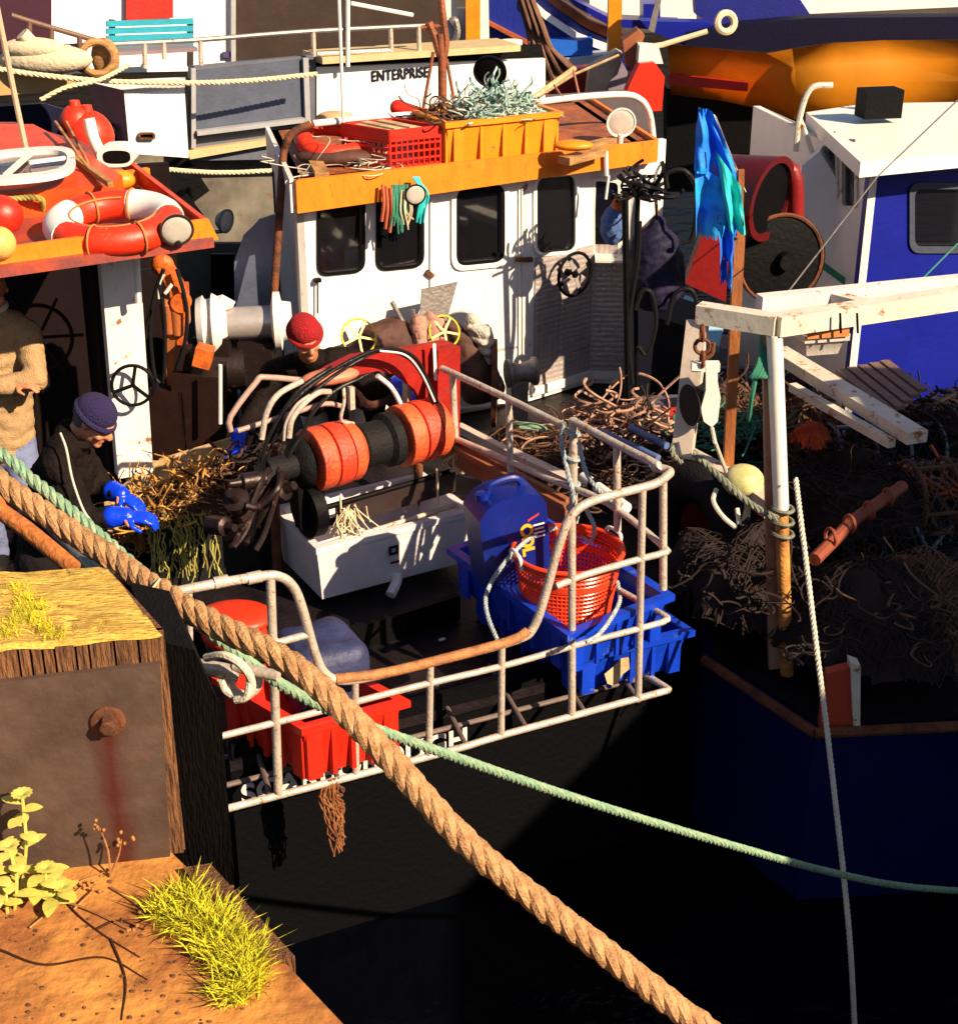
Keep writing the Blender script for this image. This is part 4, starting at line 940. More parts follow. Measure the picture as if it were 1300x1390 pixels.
# corner post and dark wheelhouse inside
pb=PY(162,345,8.25); pw=V((lu.x,lu.y,0))*.215
m=MB(); p0=PY(136,345,8.25); p1=PY(190,340,8.36); b0=PY(161,650,8.25); b1=PY(208,642,8.36); p0.z=p1.z=3.0
bk2=V((-.06,.14,0)); m.prism([p0,p1,b1,b0],bk2); m.bevel(.012,2); m.build('corner_post',white,lboat)
m=MB(); m.tube([PY(184,338,8.2),PY(188,410,8.22)],.018,8); m.build('corner_tube',whitec,lboat)
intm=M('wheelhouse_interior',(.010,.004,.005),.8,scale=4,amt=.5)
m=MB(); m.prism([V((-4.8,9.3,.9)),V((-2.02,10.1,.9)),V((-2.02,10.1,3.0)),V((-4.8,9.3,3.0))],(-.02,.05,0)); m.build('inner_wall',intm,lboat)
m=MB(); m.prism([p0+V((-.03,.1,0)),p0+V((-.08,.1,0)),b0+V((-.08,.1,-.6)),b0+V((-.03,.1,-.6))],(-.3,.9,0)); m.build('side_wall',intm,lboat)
c=PY(180,523,8.2); n_=V((.2,-1,.1)).normalized(); m=MB(); m.torus(c,n_,.115,.010,30,8); x,y=frame(n_)
for k in range(3): a=2*math.pi*k/3+.3; m.bar(c,c+(x*math.cos(a)+y*math.sin(a))*.115,.02,.01,up=n_)
m.build('steering_wheel',black,lboat)
c=PY(52,458,9.0); m=MB(); m.torus(c,n_,.20,.012,30,8)
for k in range(6): a=2*math.pi*k/6; m.tube([c,c+(x*math.cos(a)+y*math.sin(a))*.27],.01,6)
m.build('spoked_wheel',M('dark_wood',(.04,.018,.012),.5),lboat)
# lifebuoy lying on the roof
c=PZ(155,302,LR+.09); t=thing('lifebuoy',c,'red and white lifebuoy lying on the orange roof of the left boat','lifebuoy')
nz_=(UP+V((0,-.10,0))).normalized(); x,y=frame(nz_)
def arc(a0,a1,r0,r,nn=14): return [c+(x*math.cos(R(a0+(a1-a0)*k/nn))+y*math.sin(R(a0+(a1-a0)*k/nn)))*r0 for k in range(nn+1)]
RB=.285; rb2=.078
m=MB(); m.torus(c,nz_,RB,rb2,48,14); m.build('ring',buoyr,t)
# bearings of the two white bands
def ang(px,py): d=PZ(px,py,c.z)-c; return math.degrees(math.atan2(d.dot(y),d.dot(x)))
for (px,py,w) in ((78,305,34),(228,285,36)):
    a=ang(px,py); m=MB(); m.tube(arc(a-w,a+w,RB,0),rb2+.005,16); m.build('white_band',whitec,t)
m=MB()
for (px,py) in ((100,275),(200,270),(120,325),(205,325)): 
    a=ang(px,py); p=c+(x*math.cos(R(a))+y*math.sin(R(a)))*RB; tg=nz_.cross(p-c).normalized(); m.torus(p,tg,rb2+.008,.006,18,6)
m.tube([c+(x*math.cos(R(a))+y*math.sin(R(a)))*(RB-.06)+nz_*.06 for a in range(0,300,20)],.006,6,smooth=3)
m.build('grab_line',M('orange_cord',(.5,.2,.05),.8),t)
# lamps and small things on that roof
c=PY(240,312,Lp(240,312).y-.10); floodlight(c,V((.35,-1,-.25)),.088,'black rimmed round work lamp on the orange roof edge beside the lifebuoy',glass=lens,body=M('dark_chrome',(.10,.07,.06),.3,.7,scale=8,amt=.4),stem=c+V((0,.1,-.05)))
c=PY(307,300,10.6); floodlight(c,V((1,-.5,-.1)),.085,'grey work lamp beyond the corner of the orange roof',glass=lens,body=dsteel,stem=c+V((-.3,0,-.1)))
c=PZ(157,222,LR+.16); t=thing('ventilator',c,'white oval cowl vent with black mouth on the red roof','vent'); m=MB(); e_=V((1,.05,0)); 
m.prism(oval(c+V((0,0,.04)),e_,UP,.105,.06),V((0,.16,0))); m.bevel(.02,3); m.tube([c+V((-.1,.1,.02)),c+V((-.14,.1,.13)),c+V((-.16,.12,.24))],.035,10,smooth=4); m.build('cowl',whitec,t)
m=MB(); m.prism(oval(c+V((.01,-.003,.04)),e_,UP,.08,.038),V((0,.02,0))); m.build('mouth',black,t)
m=MB(); m.ball(PZ(160,244,LR+.1),.085,(1.2,.8,.7)); m.build('float',orplas,label='small orange float lying on the roof behind the lifebuoy',cat='float')
m=MB(); m.ball(PY(-2,330,7.5),.085); m.build('float',M('pale_yellow_float',(.75,.45,.12),.5,scale=8),label='pale yellow ball float at the left end of the orange roof edge',cat='float')
m=MB(); m.ball(PZ(-2,292,LR+.1),.11,(1.2,1,1)); m.build('float',redplas,label='red float on the roof at the left edge above the yellow ball',cat='float')
m=MB(); m.rope([PZ(-30,275,LR+.14),PZ(0,272,LR+.14),PZ(30,268,LR+.14),PZ(55,270,LR+.13),PZ(58,285,LR+.05)],.018,3,pitch=.08); m.build('green_rope',weedg,label='frayed yellow green rope on the left boat roof beam',cat='rope')
m=MB(); a=PZ(38,215,LR+.2); m.tube([a,PY(20,130,a.y),PY(-10,-20,a.y)],.017,8); m.build('aerial_pole',M('pale_pole',(.5,.38,.26),.5,scale=8),label='thin pale aerial pole rising from the red roof at the left edge',cat='pole')
m=MB(); m.bar(PZ(60,185,LR+.2),PZ(150,250,LR+.2),.03,.03); m.tube([PZ(75,165,LR+.3),PZ(110,215,LR+.25),PZ(150,262,LR+.1)],.010,7); m.tube([PZ(90,165,LR+.3),PZ(120,222,LR+.2)],.008,7); m.build('boathook',wood,label='wooden boathook and rods leaning along the edge of the red roof',cat='boathook')
# ---- gear between the boats
machor=M('orange_machine',(.75,.16,.02),.5,col2=(.3,.05,.01),scale=12,bump=.3,rust=.25)
YC=9.1
t=thing('pot_hauler',PY(235,620,YC),'orange hydraulic hauler arm with hoses standing behind the white corner post','hauler')
def Q(x,y,o=0): return PY(x,y,YC+o)
m=MB(); m.bar(Q(222,358),Q(242,392),.09,.09); m.bar(Q(243,385),Q(246,440),.12,.10); m.bar(Q(246,440),Q(250,520),.05,.06); m.ball(Q(221,360),.07,(1,.6,1)); m.lathe([(-.03,.06),(.03,.06)],Q(246,410,-.07),V((0,1,0)),18); m.bevel(.008,2); m.build('arm',machor,t)
m=MB()
for (x,y) in ((228,430),(240,432)): m.lathe([(-.12,.02),(-.10,.04),(.08,.045),(.11,.02)],Q(x,y,-.05),UP,14)
m.bar(Q(232,450),Q(238,520),.11,.08); m.build('valve_block',M('copper_valve',(.55,.16,.05),.4,.3,scale=9,amt=.5,rust=.2),t)
m=MB()
for pts in (((222,365),(210,400),(204,440),(207,490),(214,530)),((240,365),(250,400),(254,430),(250,470),(240,500)),((214,380),(222,420),(224,470),(222,520)),((206,420),(196,460),(200,500),(216,520))):
    m.tube([Q(a,b,-.1) for a,b in pts],.013,7,smooth=5)
m.build('hydraulic_hose',hose,t)
m=MB(); m.tube([Q(222,372,-.1),Q(216,385,-.1),Q(216,405,-.1)],.010,7,smooth=3); m.tube([Q(224,398,-.12),Q(233,386,-.12),Q(226,396,-.12)],.012,7,smooth=3); m.tube([Q(190,368,.1),Q(214,366,0)],.014,8); m.build('pipe',whitec,t)
m=MB(); m.bar(Q(235,520),Q(238,680),.30,.25); m.bar(Q(248,470,-.05),Q(250,500,-.05),.1,.1); m.bar(Q(270,500),Q(275,640),.30,.3); m.build('pedestal',M('dark_red_brown',(.018,.007,.006),.6,scale=7,amt=.5,rust=.2),t)
m=MB(); m.bar(Q(265,480,-.1),Q(288,486,-.1),.12,.12); m.bevel(.01,1); m.build('orange_block',machor,t)
m=MB(); m.tube([Q(299,495,-.3),Q(299,575,-.3)],.012,8); m.build('upright_rod',whitec,t)
# steel winch drum
YD=9.55
def D_(x,y,o=0): return PY(x,y,YD+o)
t=thing('winch',D_(330,560),'steel winch drum with bright white flanges left of the man in the red hat','winch')
ax=V((1,.10,.02)).normalized(); c=D_(290,440)
m=MB(); m.lathe([(.0,.10),(.07,.105),(.38,.105),(.42,.10)],c,ax,32); m.build('drum',steel,t)
m=MB(); m.lathe([(-.12,.05),(-.10,.17),(-.06,.19),(-.05,.165),(-.01,.165),(.0,.20),(.05,.17),(.09,.11)],c,ax,36); m.build('flange',white,t)
m=MB(); m.lathe([(.37,.11),(.39,.19),(.43,.19),(.44,.13),(.50,.12)],c,ax,36); m.build('flange',whitec,t)
m=MB(); m.prism([D_(272,424,-.05),D_(278,413,-.05),D_(298,407,-.05),D_(316,417,-.05),D_(300,424,-.05)],(0,.12,0)); m.bevel(.02,3); m.build('drum_cover',whitec,t)
m=MB(); m.bar(D_(290,450),D_(300,620),.28,.22); m.bar(D_(350,455,.1),D_(360,620,.1),.35,.22); m.lathe([(-.1,.14),(.1,.14)],D_(312,500,-.05),ax,22); m.build('winch_body',M('dark_machine',(.018,.009,.009),.5,.3,scale=8,amt=.5,rust=.25),t)
m=MB(); m.prism([D_(318,440,.5),D_(318,355,.5),D_(330,320,.5),D_(352,297,.5),D_(374,290,.5),D_(374,440,.5)],(0,.03,0)); m.bevel(.006,1); m.build('splash_plate',M('blue_grey_plate',(.20,.24,.36),.35,.5,scale=5,amt=.5,rust=.2),label='tall blue grey steel plate with curved top beside the white cabin',cat='plate')
m=MB(); m.prism([PY(200,330,11.6),PY(330,330,11.9),PY(330,520,11.9),PY(200,520,11.6)],(0,.05,0)); m.build('grey_screen',M('dull_olive_wall',(.12,.12,.10),.7,scale=4,amt=.4,rust=.15),label='dull grey green partition behind the orange hauler and winch',cat='partition')
m=MB(); m.prism([PY(286,345,11.5),PY(318,345,11.5),PY(318,440,11.5),PY(286,440,11.5)],(0,.04,0)); m.build('dark_locker',black,label='narrow dark locker beside the tall blue grey plate',cat='locker')
# sorting tray, net bin and weed
tz=1.58
m=MB(); tr=[PZ(148,678,tz),PZ(262,645,tz),PZ(330,590,tz),PZ(215,625,tz)]
o=thing('sorting_tray',tr[0]-V((0,0,.5)),'pale wooden sorting tray beside the gloved man','tray')
m.prism([tr[0],tr[1],tr[1]+V((0,0,-.20)),tr[0]+V((0,0,-.20))],(0.0,.03,0)); m.prism([tr[2],tr[3],tr[3]+V((0,0,-.2)),tr[2]+V((0,0,-.2))],(0,.03,0)); m.prism([p+V((0,0,-.17)) for p in tr],(0,0,.02)); m.prism([tr[0],tr[3],tr[3]+V((0,0,-.2)),tr[0]+V((0,0,-.2))],(-.03,0,0))
m.bevel(.004,1); m.build('tray_body',woodpale,o)
m=MB(); 
for p in tr: m.bar(p+V((0,0.03,-.2)),V((p.x,p.y+.03,.9)),.06,.06)
m.build('trestle',rusty,o)
nb=[PZ(206,722,1.50),PZ(374,700,1.50),PZ(380,640,1.50),PZ(235,655,1.50)]
m=MB(); m.prism(nb,(0,0,-.6)); m.bevel(.01,1); m.build('net_bin',rubber,label='black bin heaped with weed and netting beside the white fish box',cat='bin')
gx=(V((.9,.35,0)),V((-.35,.9,0)))
c=PZ(292,678,1.50)
m=MB(); m.net(c,.46,.26,.20,.035,.0035,3,gx); m.tangle(c,(.40,.2,.26),70,.005,10,.03,.5,gx); m.build('weed_heap',netbr,label='brown tangle of netting heaped on the black bin',cat='netting',kind='stuff')
m=MB(); m.net(PZ(262,688,1.48),.30,.18,.16,.03,.004,7,gx); m.tangle(PZ(262,688,1.50),(.32,.18,.24),300,.0045,9,.03,.5,gx); m.build('weed_heap',weedm,label='golden brown seaweed heaped on the left end of the bin',cat='seaweed',kind='stuff')
m=MB()
for i in range(70):
    f=random.random(); p=nb[0].lerp(nb[1],f*.5)+V((random.gauss(0,.02),random.uniform(-.05,.05),random.uniform(-.02,.1))); P=[p]
    for k in range(6): P.append(P[-1]+V((random.gauss(0,.015),random.gauss(-.004,.01),-random.uniform(.02,.07))))
    m.tube(P,.004,4,smooth=2,caps=False)
m.build('hanging_weed',weedg,label='yellow green strands of weed hanging down the front of the bin',cat='seaweed',kind='stuff')
m=MB(); m.net(PZ(345,662,1.5),.26,.2,.25,.03,.004,5,gx); m.tangle(PZ(345,662,1.55),(.25,.15,.25),40,.008,8,.05,.6,gx); m.build('net_tangle',netdk,label='dark tangled net at the left end of the orange rollers',cat='netting',kind='stuff')
m=MB(); m.net(PZ(185,735,1.2),.17,.14,.34,.03,.004,9,gx); m.tangle(PZ(185,735,1.2),(.14,.12,.35),90,.005,8,.03,.6,gx); m.build('net_tangle',weedm,label='orange brown netting below the blue gloves',cat='netting',kind='stuff')
# ================================================================== people
def fuse(build,name,mat,parent=None,voxel=.009,smooth=5,fold=0,**kw):
    m=MB(); build(m); me=bpy.data.meshes.new('t'); m.bm.to_mesh(me); m.bm.free()
    o=bpy.data.objects.new('t',me); COL.objects.link(o)
    r=o.modifiers.new('r','REMESH'); r.mode='VOXEL'; r.voxel_size=voxel
    s=o.modifiers.new('s','SMOOTH'); s.factor=.5; s.iterations=smooth
    dg=bpy.context.evaluated_depsgraph_get(); dg.update(); e=bpy.data.meshes.new_from_object(o.evaluated_get(dg)); COL.objects.unlink(o); bpy.data.objects.remove(o)
    m=MB(); m.bm.from_mesh(e); bpy.data.meshes.remove(e); m.bm.normal_update()
    if fold:
        for v in m.bm.verts:
            p=v.co; f=abs(noise.noise(V((p.x*5,p.y*5,p.z*13))))*1.6-.4+.35*noise.noise(p*30); v.co=p+v.normal*f*fold
    return m.build(name,mat,parent,ang=180,**kw)
def cap(m,a,b,ra,rb_):
    a=V(a); b=V(b); m.ball(a,ra,seg=16,rings=10); m.ball(b,rb_,seg=16,rings=10)
    if (b-a).length>1e-4: m.tube([a,b],[ra,rb_],16)
def limb(m,P,Rr):
    for i in range(len(P)-1): cap(m,P[i],P[i+1],Rr[i],Rr[i+1])
def basis(f,u):
    f=V(f).normalized(); s=f.cross(V(u)).normalized(); u=s.cross(f).normalized(); return s,f,u
def head(m,c,s,f,u,k=1.0):
    rot=Matrix((( s.x,f.x,u.x,0),(s.y,f.y,u.y,0),(s.z,f.z,u.z,0),(0,0,0,1)))
    m.ball(c+u*.03*k,.1*k,(.76,.93,.86),rot=rot); m.ball(c+f*.025*k-u*.045*k,.075*k,(.78,.90,1.0),rot=rot)
    m.ball(c+f*.075*k-u*.100*k,.026*k,(1.1,.9,.8),rot=rot)                      # chin
    m.tube([c+f*.088*k+u*.012*k,c+f*.118*k-u*.030*k],[.008*k,.017*k],10); m.ball(c+f*.115*k-u*.033*k,.017*k,(1.2,1,.8),rot=rot)  # nose
    m.tube([c+f*.085*k+u*.026*k-s*.04*k,c+f*.098*k+u*.03*k,c+f*.085*k+u*.026*k+s*.04*k],.011*k,8)  # brow
    m.tube([c+f*.092*k-u*.068*k-s*.022*k,c+f*.10*k-u*.066*k,c+f*.092*k-u*.068*k+s*.022*k],.007*k,8) # lips
    for q in (-1,1):
        m.ball(c+s*q*.078*k-u*.012*k-f*.005*k,.024*k,(.35,.7,1.1),rot=rot); m.ball(c+f*.072*k+s*q*.042*k-u*.035*k,.022*k,rot=rot)
    m.ball(c+f*.075*k-u*.03*k,.03*k,rot=rot)
def hand(m,w,d,up,k=1,curl=.3):
    """palm with five fingers"""
    d=V(d).normalized(); s=d.cross(V(up)).normalized(); n=s.cross(d).normalized()
    pe=w+d*.085*k
    for q in (-.028,-.01,.01,.028): cap(m,w+s*q*.7*k+d*.01,pe+s*q*k,.015*k,.014*k)
    for i,(q,L) in enumerate(((-.032,.062),(-.011,.075),(.011,.08),(.031,.07))):
        a=pe+s*q*k; b=a+(d*.8-n*curl)*L*.5*k; c=b+(d*(.6-curl*.5)-n*(curl+.4))*L*.5*k; limb(m,[a,b,c],[.0105*k,.0098*k,.0085*k])
    a=w+s*.03*k+d*.02; b=a+(s*.8+d*.5-n*.3)*.04*k; c=b+(s*.2+d-n*.4)*.035*k; limb(m,[a,b,c],[.013*k,.012*k,.010*k])
def person(label,hc,f,u,neck,chest,waist,hips,sh,el,wr,hd,kn,ft,jm,tm,hm,gm,hat='beanie',hx=.0,headk=1.0,fold=.012,hairc=None,collar=None):
    s,f,u=basis(f,u)
    root=None
    def body(m):
        head(m,hc,s,f,u,headk); cap(m,hc-u*.06-f*.02,neck,.055,.06); limb(m,[neck,chest,waist,hips],[.07,.12,.115,.12])
        for i in (0,1):
            limb(m,[chest.lerp(sh[i],.3)+V((0,0,.03)),sh[i],el[i],wr[i]],[.06,.052,.042,.030]); hand(m,wr[i],hd[i],u if i else u,1.0)
            hj=hips+(sh[i]-sh[1-i])*.25; limb(m,[hj,kn[i],ft[i]+V((0,0,.08))],[.09,.06,.042]); cap(m,ft[i]+V((0,0,.05)),ft[i]+V((f.x,f.y,0)).normalized()*.15+V((0,0,.035)),.045,.035)
    root=fuse(body,'person',skin,label=label,cat='person')
    def jk(m):
        limb(m,[neck-u*.0,chest,waist,hips],[.085,.155,.16,.155])
        for q in (-1,1): limb(m,[chest+s*q*.06,waist+s*q*.05,hips+s*q*.05],[.14,.13,.135])
        for i in (0,1): limb(m,[neck.lerp(sh[i],.5)+V((0,0,-.01)),sh[i],el[i],wr[i].lerp(el[i],.22)],[.085,.082,.066,.050])
    fuse(jk,'jacket',jm,root,fold=fold,voxel=.011)
    def tr_(m):
        for i in (0,1):
            hj=hips+(sh[i]-sh[1-i])*.22; limb(m,[hips,hj,kn[i],ft[i]+V((0,0,.10))],[.145,.12,.085,.07])
    fuse(tr_,'trousers',tm,root,fold=fold*.6,voxel=.012)
    def bt(m):
        for i in (0,1): cap(m,ft[i]+V((0,0,.06)),ft[i]+V((f.x,f.y,0)).normalized()*.17+V((0,0,.05)),.065,.05); cap(m,ft[i]+V((0,0,.06)),ft[i]+V((0,0,.25)),.062,.07)
    fuse(bt,'boots',rubber,root,voxel=.012)
    rot=Matrix((( s.x,f.x,u.x,0),(s.y,f.y,u.y,0),(s.z,f.z,u.z,0),(0,0,0,1)))
    if hat:
        def ht(m):
            c=hc+(u*.052-f*.008)*headk; m.ball(c,.108*headk,(.86,1.0,.80),rot=rot); 
        h=fuse(ht,'beanie',hm,root,voxel=.007,smooth=2); 
        m=MB(); c=hc+(u*.030-f*.004)*headk; P=oval(c,s,(f-u*.12).normalized(),.093*headk,.106*headk,2,32); m.tube(P,.0155,8,closed=True); m.build('beanie_brim',hm,root)
    if hairc:
        def hr(m): m.ball(hc-f*.045*headk-u*.005,.075*headk,(1.04,.7,1),rot=rot); [cap(m,hc+s*q*.068*headk+u*.02,hc+s*q*.070*headk-u*.03,.016,.010) for q in (-1,1)]
        fuse(hr,'hair',hairc,root,voxel=.008,smooth=2,fold=.004)
    m=MB()
    for q in (-1,1): m.ball(hc+(f*.089+s*q*.034+u*.006)*headk,.009)
    m.build('eyes',black,root)
    if gm:
        for i in (0,1):
            fuse(lambda m:(hand(m,wr[i]+V(hd[i]).normalized()*.02,hd[i],u,1.14),cap(m,wr[i]+V(hd[i]).normalized()*.02,wr[i]+(el[i]-wr[i]).normalized()*.05,.044,.056)),'glove',gm,root,voxel=.005,smooth=2)
    if collar:
        m=MB(); m.torus(neck+u*.045,u,.07,.018,24,8); m.build('collar',collar,root)
    return root
def gear(par,pts,r,mat,nm):
    m=MB(); m.tube(pts,r,7,smooth=6); m.build(nm,mat,par)
# man in navy hat
hc=PY(127,570,7.2); f=(V((.80,-.22,-.56))); u=V((.45,-.1,.9))
P=lambda x,y,Y:PY(x,y,Y)
person('man in navy beanie and dark jacket with blue gloves, bent over the weed',hc,f,u,P(98,588,7.25),P(88,640,7.25),P(72,705,7.3),P(62,760,7.3),
 (P(75,628,7.0),P(105,612,7.5)),(P(118,705,6.9),P(140,665,7.4)),(P(166,700,6.9),P(160,668,7.3)),(V((1,0,-.1)),V((.9,-.3,-.5))),(V((-1.95,7.0,1.15)),V((-1.9,7.3,1.15))),(V((-2.1,7.1,.87)),V((-2.1,7.4,.87))),cloth_b,cloth_k,wool_n,glove,headk=1.02,fold=.022,hairc=hairg)
NV=[o for o in COL.objects if o.name.startswith('person')][-1]
gear(NV,[P(82,588,6.98),P(90,610,6.90),P(98,650,6.84),P(112,690,6.80),P(124,708,6.79)],.006,paler,'jacket_piping')
m=MB(); m.torus(P(103,592,7.22),V((.3,-.1,.9)),.085,.024,24,8); m.build('jacket_collar',cloth_b,NV)
# drum covers: thick brown tarpaulins over the winch drums by the cabin
fuse(lambda m:(limb(m,[C(480,480,.40),C(505,462,.40),C(535,455,.38),C(562,470,.36)],[.05,.11,.13,.10]),limb(m,[C(505,465,.40),C(500,530,.45)],[.11,.14]),limb(m,[C(540,462,.40),C(545,530,.45)],[.13,.14])),'drum_cover',brownc,boat,fold=.010,voxel=.013,smooth=8)
fuse(lambda m:(limb(m,[C(612,442,.38),C(632,470,.42),C(648,520,.5)],[.05,.10,.15]),limb(m,[C(645,465,.36),C(664,525,.42)],[.05,.11])),'drum_cover',brownc,boat,fold=.012,voxel=.013,smooth=8)
fuse(lambda m:(limb(m,[C(566,436,.5),C(572,470,.52)],[.05,.06]),limb(m,[C(584,432,.5),C(588,470,.52)],[.05,.06]),limb(m,[C(596,436,.48),C(598,466,.5)],[.045,.05])),'pink_cloth',M('pinkish_cloth',(.45,.26,.20),.85,col2=(.28,.12,.09),scale=9,bump=.6),boat,fold=.018,voxel=.010)
fuse(lambda m:(limb(m,[C(640,440,.47),C(655,455,.50),C(664,488,.55)],[.05,.075,.03]),),'plastic_sheet',M('crumpled_plastic',(.55,.48,.42),.25,scale=14,amt=.5,bump=.8),boat,fold=.03,voxel=.010)
m=MB(); m.box(C(455,352,-.35),UX*.09,nC*.06,UP*.12); m.bevel(.02,2); m.build('red_cushion',redplas,boat)
m=MB(); m.lathe([(0,.05),(.16,.05)],C(478,368,-.2),UP,16); m.build('white_mug',whitec,boat)
m=MB(); m.box(C(556,350,-.3),UX*.06,nC*.05,UP*.14); m.bevel(.03,2); m.build('red_oilskin',redplas,boat)
m=MB(); m.prism([C(640,268,-.35),C(680,262,-.35),C(684,300,-.35)],nC*.01); m.build('pale_triangle',woodpale,boat)  # pale triangular sheet behind the door window
# man in red hat
hc=PY(414,456,8.7); f=V((.42,-.80,-.45)); u=V((.05,-.45,.88))
person('man in bright red beanie and dark jacket bending behind the rollers',hc,f,u,P(420,485,8.95),P(425,510,9.2),P(425,520,9.5),P(420,535,9.75),
 (P(372,505,9.05),P(478,488,9.05)),(P(345,560,8.9),P(505,530,8.9)),(P(322,598,8.6),P(545,520,8.5)),(V((.2,-.7,-.6)),V((.6,-.7,-.3))),(V((-.95,9.6,1.6)),V((-.7,9.6,1.6))),(V((-.95,9.8,1.17)),V((-.7,9.8,1.17))),cloth_b,cloth_k,wool_r,glove,headk=1.02,fold=.016,hairc=hairg)
# standing man at the left edge
hc=PY(-10,392,8.45); f=V((.25,-.95,-.1)); u=V((0,0,1))
person('man in beige knitted jumper standing with folded arms in the left doorway',hc,f,u,P(-8,425,8.5),P(-2,480,8.5),P(2,550,8.5),P(5,600,8.5),
 (P(-42,455,8.45),P(38,452,8.5)),(P(-52,520,8.35),P(50,515,8.3)),(P(22,523,8.25),P(-15,525,8.22)),(V((1,-.2,.1)),V((-1,-.2,.1))),(V((-2.95,8.4,1.33)),V((-2.68,8.4,1.33))),(V((-2.95,8.5,.87)),V((-2.68,8.5,.87))),jumper,denim,wool_n,None,hat=None,fold=.014,hairc=hairg,collar=whitec)
# ================================================================== right boat
G=2.95
rb0=thing('fishing_boat',V((2.6,8.5,0)),'navy hulled boat with white tubular gantry and heaped pots on the right','boat')
cream=M('cream_paint',(.70,.64,.54),.5,scale=5,amt=.4,rust=.46,rustcol=(.30,.12,.03),bump=.12)
dkred=M('dark_red_paint',(.22,.008,.008),.4,scale=5,amt=.5,rust=.2)
hr=[PZ(955,900,1.0),PZ(1105,1000,1.0),PZ(1420,985,1.0),V((5.0,8.5,1.0)),V((4.6,12.2,1.0)),V((2.0,12.6,1.0)),PZ(930,640,1.0)]
m=MB(); m.prism(hr,(0,0,-1.3)); m.build('hull',navy,rb0)
m=MB()
for a,b in zip(hr[:3],hr[1:3]): m.tube([a+V((0,0,.02)),b+V((0,0,.02))],.028,8)
m.build('rubbing_strake',rusty,rb0)
m=MB(); hr2=[p+(V((3.0,9.2,1.0))-p)*.03 for p in hr]; m.prism([p+V((0,0,.02)) for p in hr2],(0,0,-.015)); m.build('deck',deckm,rb0)
# bulwark facing the other boat
ba=PZ(1055,700,1.62); bb=PZ(930,618,1.62); m=MB()
m.prism([ba,bb,V((bb.x,bb.y,1.0)),V((ba.x,ba.y,1.0))],(.05,.02,0)); m.build('bulwark',dkred,rb0)
m=MB(); m.bar(PZ(1050,690,1.72),PZ(1012,662,1.72),.11,.10); m.bar(PZ(1012,662,1.72),PZ(925,615,1.72),.09,.09); m.bevel(.01,2); m.build('bulwark_cap',M('rusty_white',(.6,.5,.42),.5,scale=6,rust=.45,rustcol=(.35,.10,.02)),rb0)
# gantry
g0=PZ(948,424,G); g1=PZ(1052,440,G); g2=PZ(1560,366,G); g3=PZ(1040,408,G)+V((0,0,0)); g4=PZ(1310,376,G)
m=MB(); m.bar(g0,g1+(g1-g0)*.02,.085,.09); m.bevel(.008,2); gan=m.build('gantry_beam',cream,rb0)
m=MB(); m.bar(g1+V((0,0,-.003)),g2,.095,.095); m.bevel(.008,2); m.build('beam',cream,gan)
m=MB(); m.bar(PZ(1030,413,G),PZ(1560,360,G),.07,.09); m.bevel(.008,2); m.build('beam',white,gan)
m=MB(); m.bar(PZ(1120,404,G-.01),PZ(1195,424,G-.01),.07,.08); m.build('beam',cream,gan)
ptop=PP(1052,452,(g1,V((0,-1,0)))); 
m=MB(); m.tube([V((g1.x,g1.y,G-.05)),PY(1060,690,g1.y)],.038,14); m.build('post',whitec,gan)
m=MB(); m.tube([PY(1060,688,g1.y),PY(1068,915,g1.y)],.034,14); m.build('rusted_post_foot',M('rust_streaked_post',(.62,.28,.06),.7,col2=(.16,.05,.015),scale=9,bump=.5),gan)
m=MB(); m.bar(PY(1044,448,g1.y+.06),PY(1052,905,g1.y+.06),.05,.07); m.build('flat_post',M('brown_white_post',(.36,.22,.15),.7,col2=(.22,.07,.02),scale=4,bump=.3),gan)
m=MB(); m.bar(g0+V((0,0,-.04)),PY(926,618,g0.y-.15),.10,.06); m.bevel(.008,2); m.build('leaning_leg',M('stained_white_leg',(.62,.52,.45),.55,scale=5,rust=.35,rustcol=(.3,.14,.06)),gan)
m=MB(); m.bar(PZ(1055,478,1.95),PZ(1245,594,1.95),.13,.07); m.bar(PZ(1075,525,1.9),PZ(1210,602,1.9),.05,.05); m.bevel(.008,2); m.build('slanting_beam',cream,gan)
m=MB()
for k in range(5): m.bar(PZ(1140+k*15,503-k*3,1.97),PZ(1212+k*10,562-k*8,1.97),.06,.025)
m.bar(PZ(1150,510,1.94),PZ(1205,492,1.94),.04,.03); m.build('slatted_board',M('slat_board',(.20,.12,.09),.7,scale=5,amt=.5,bump=.4,rust=.2),gan)
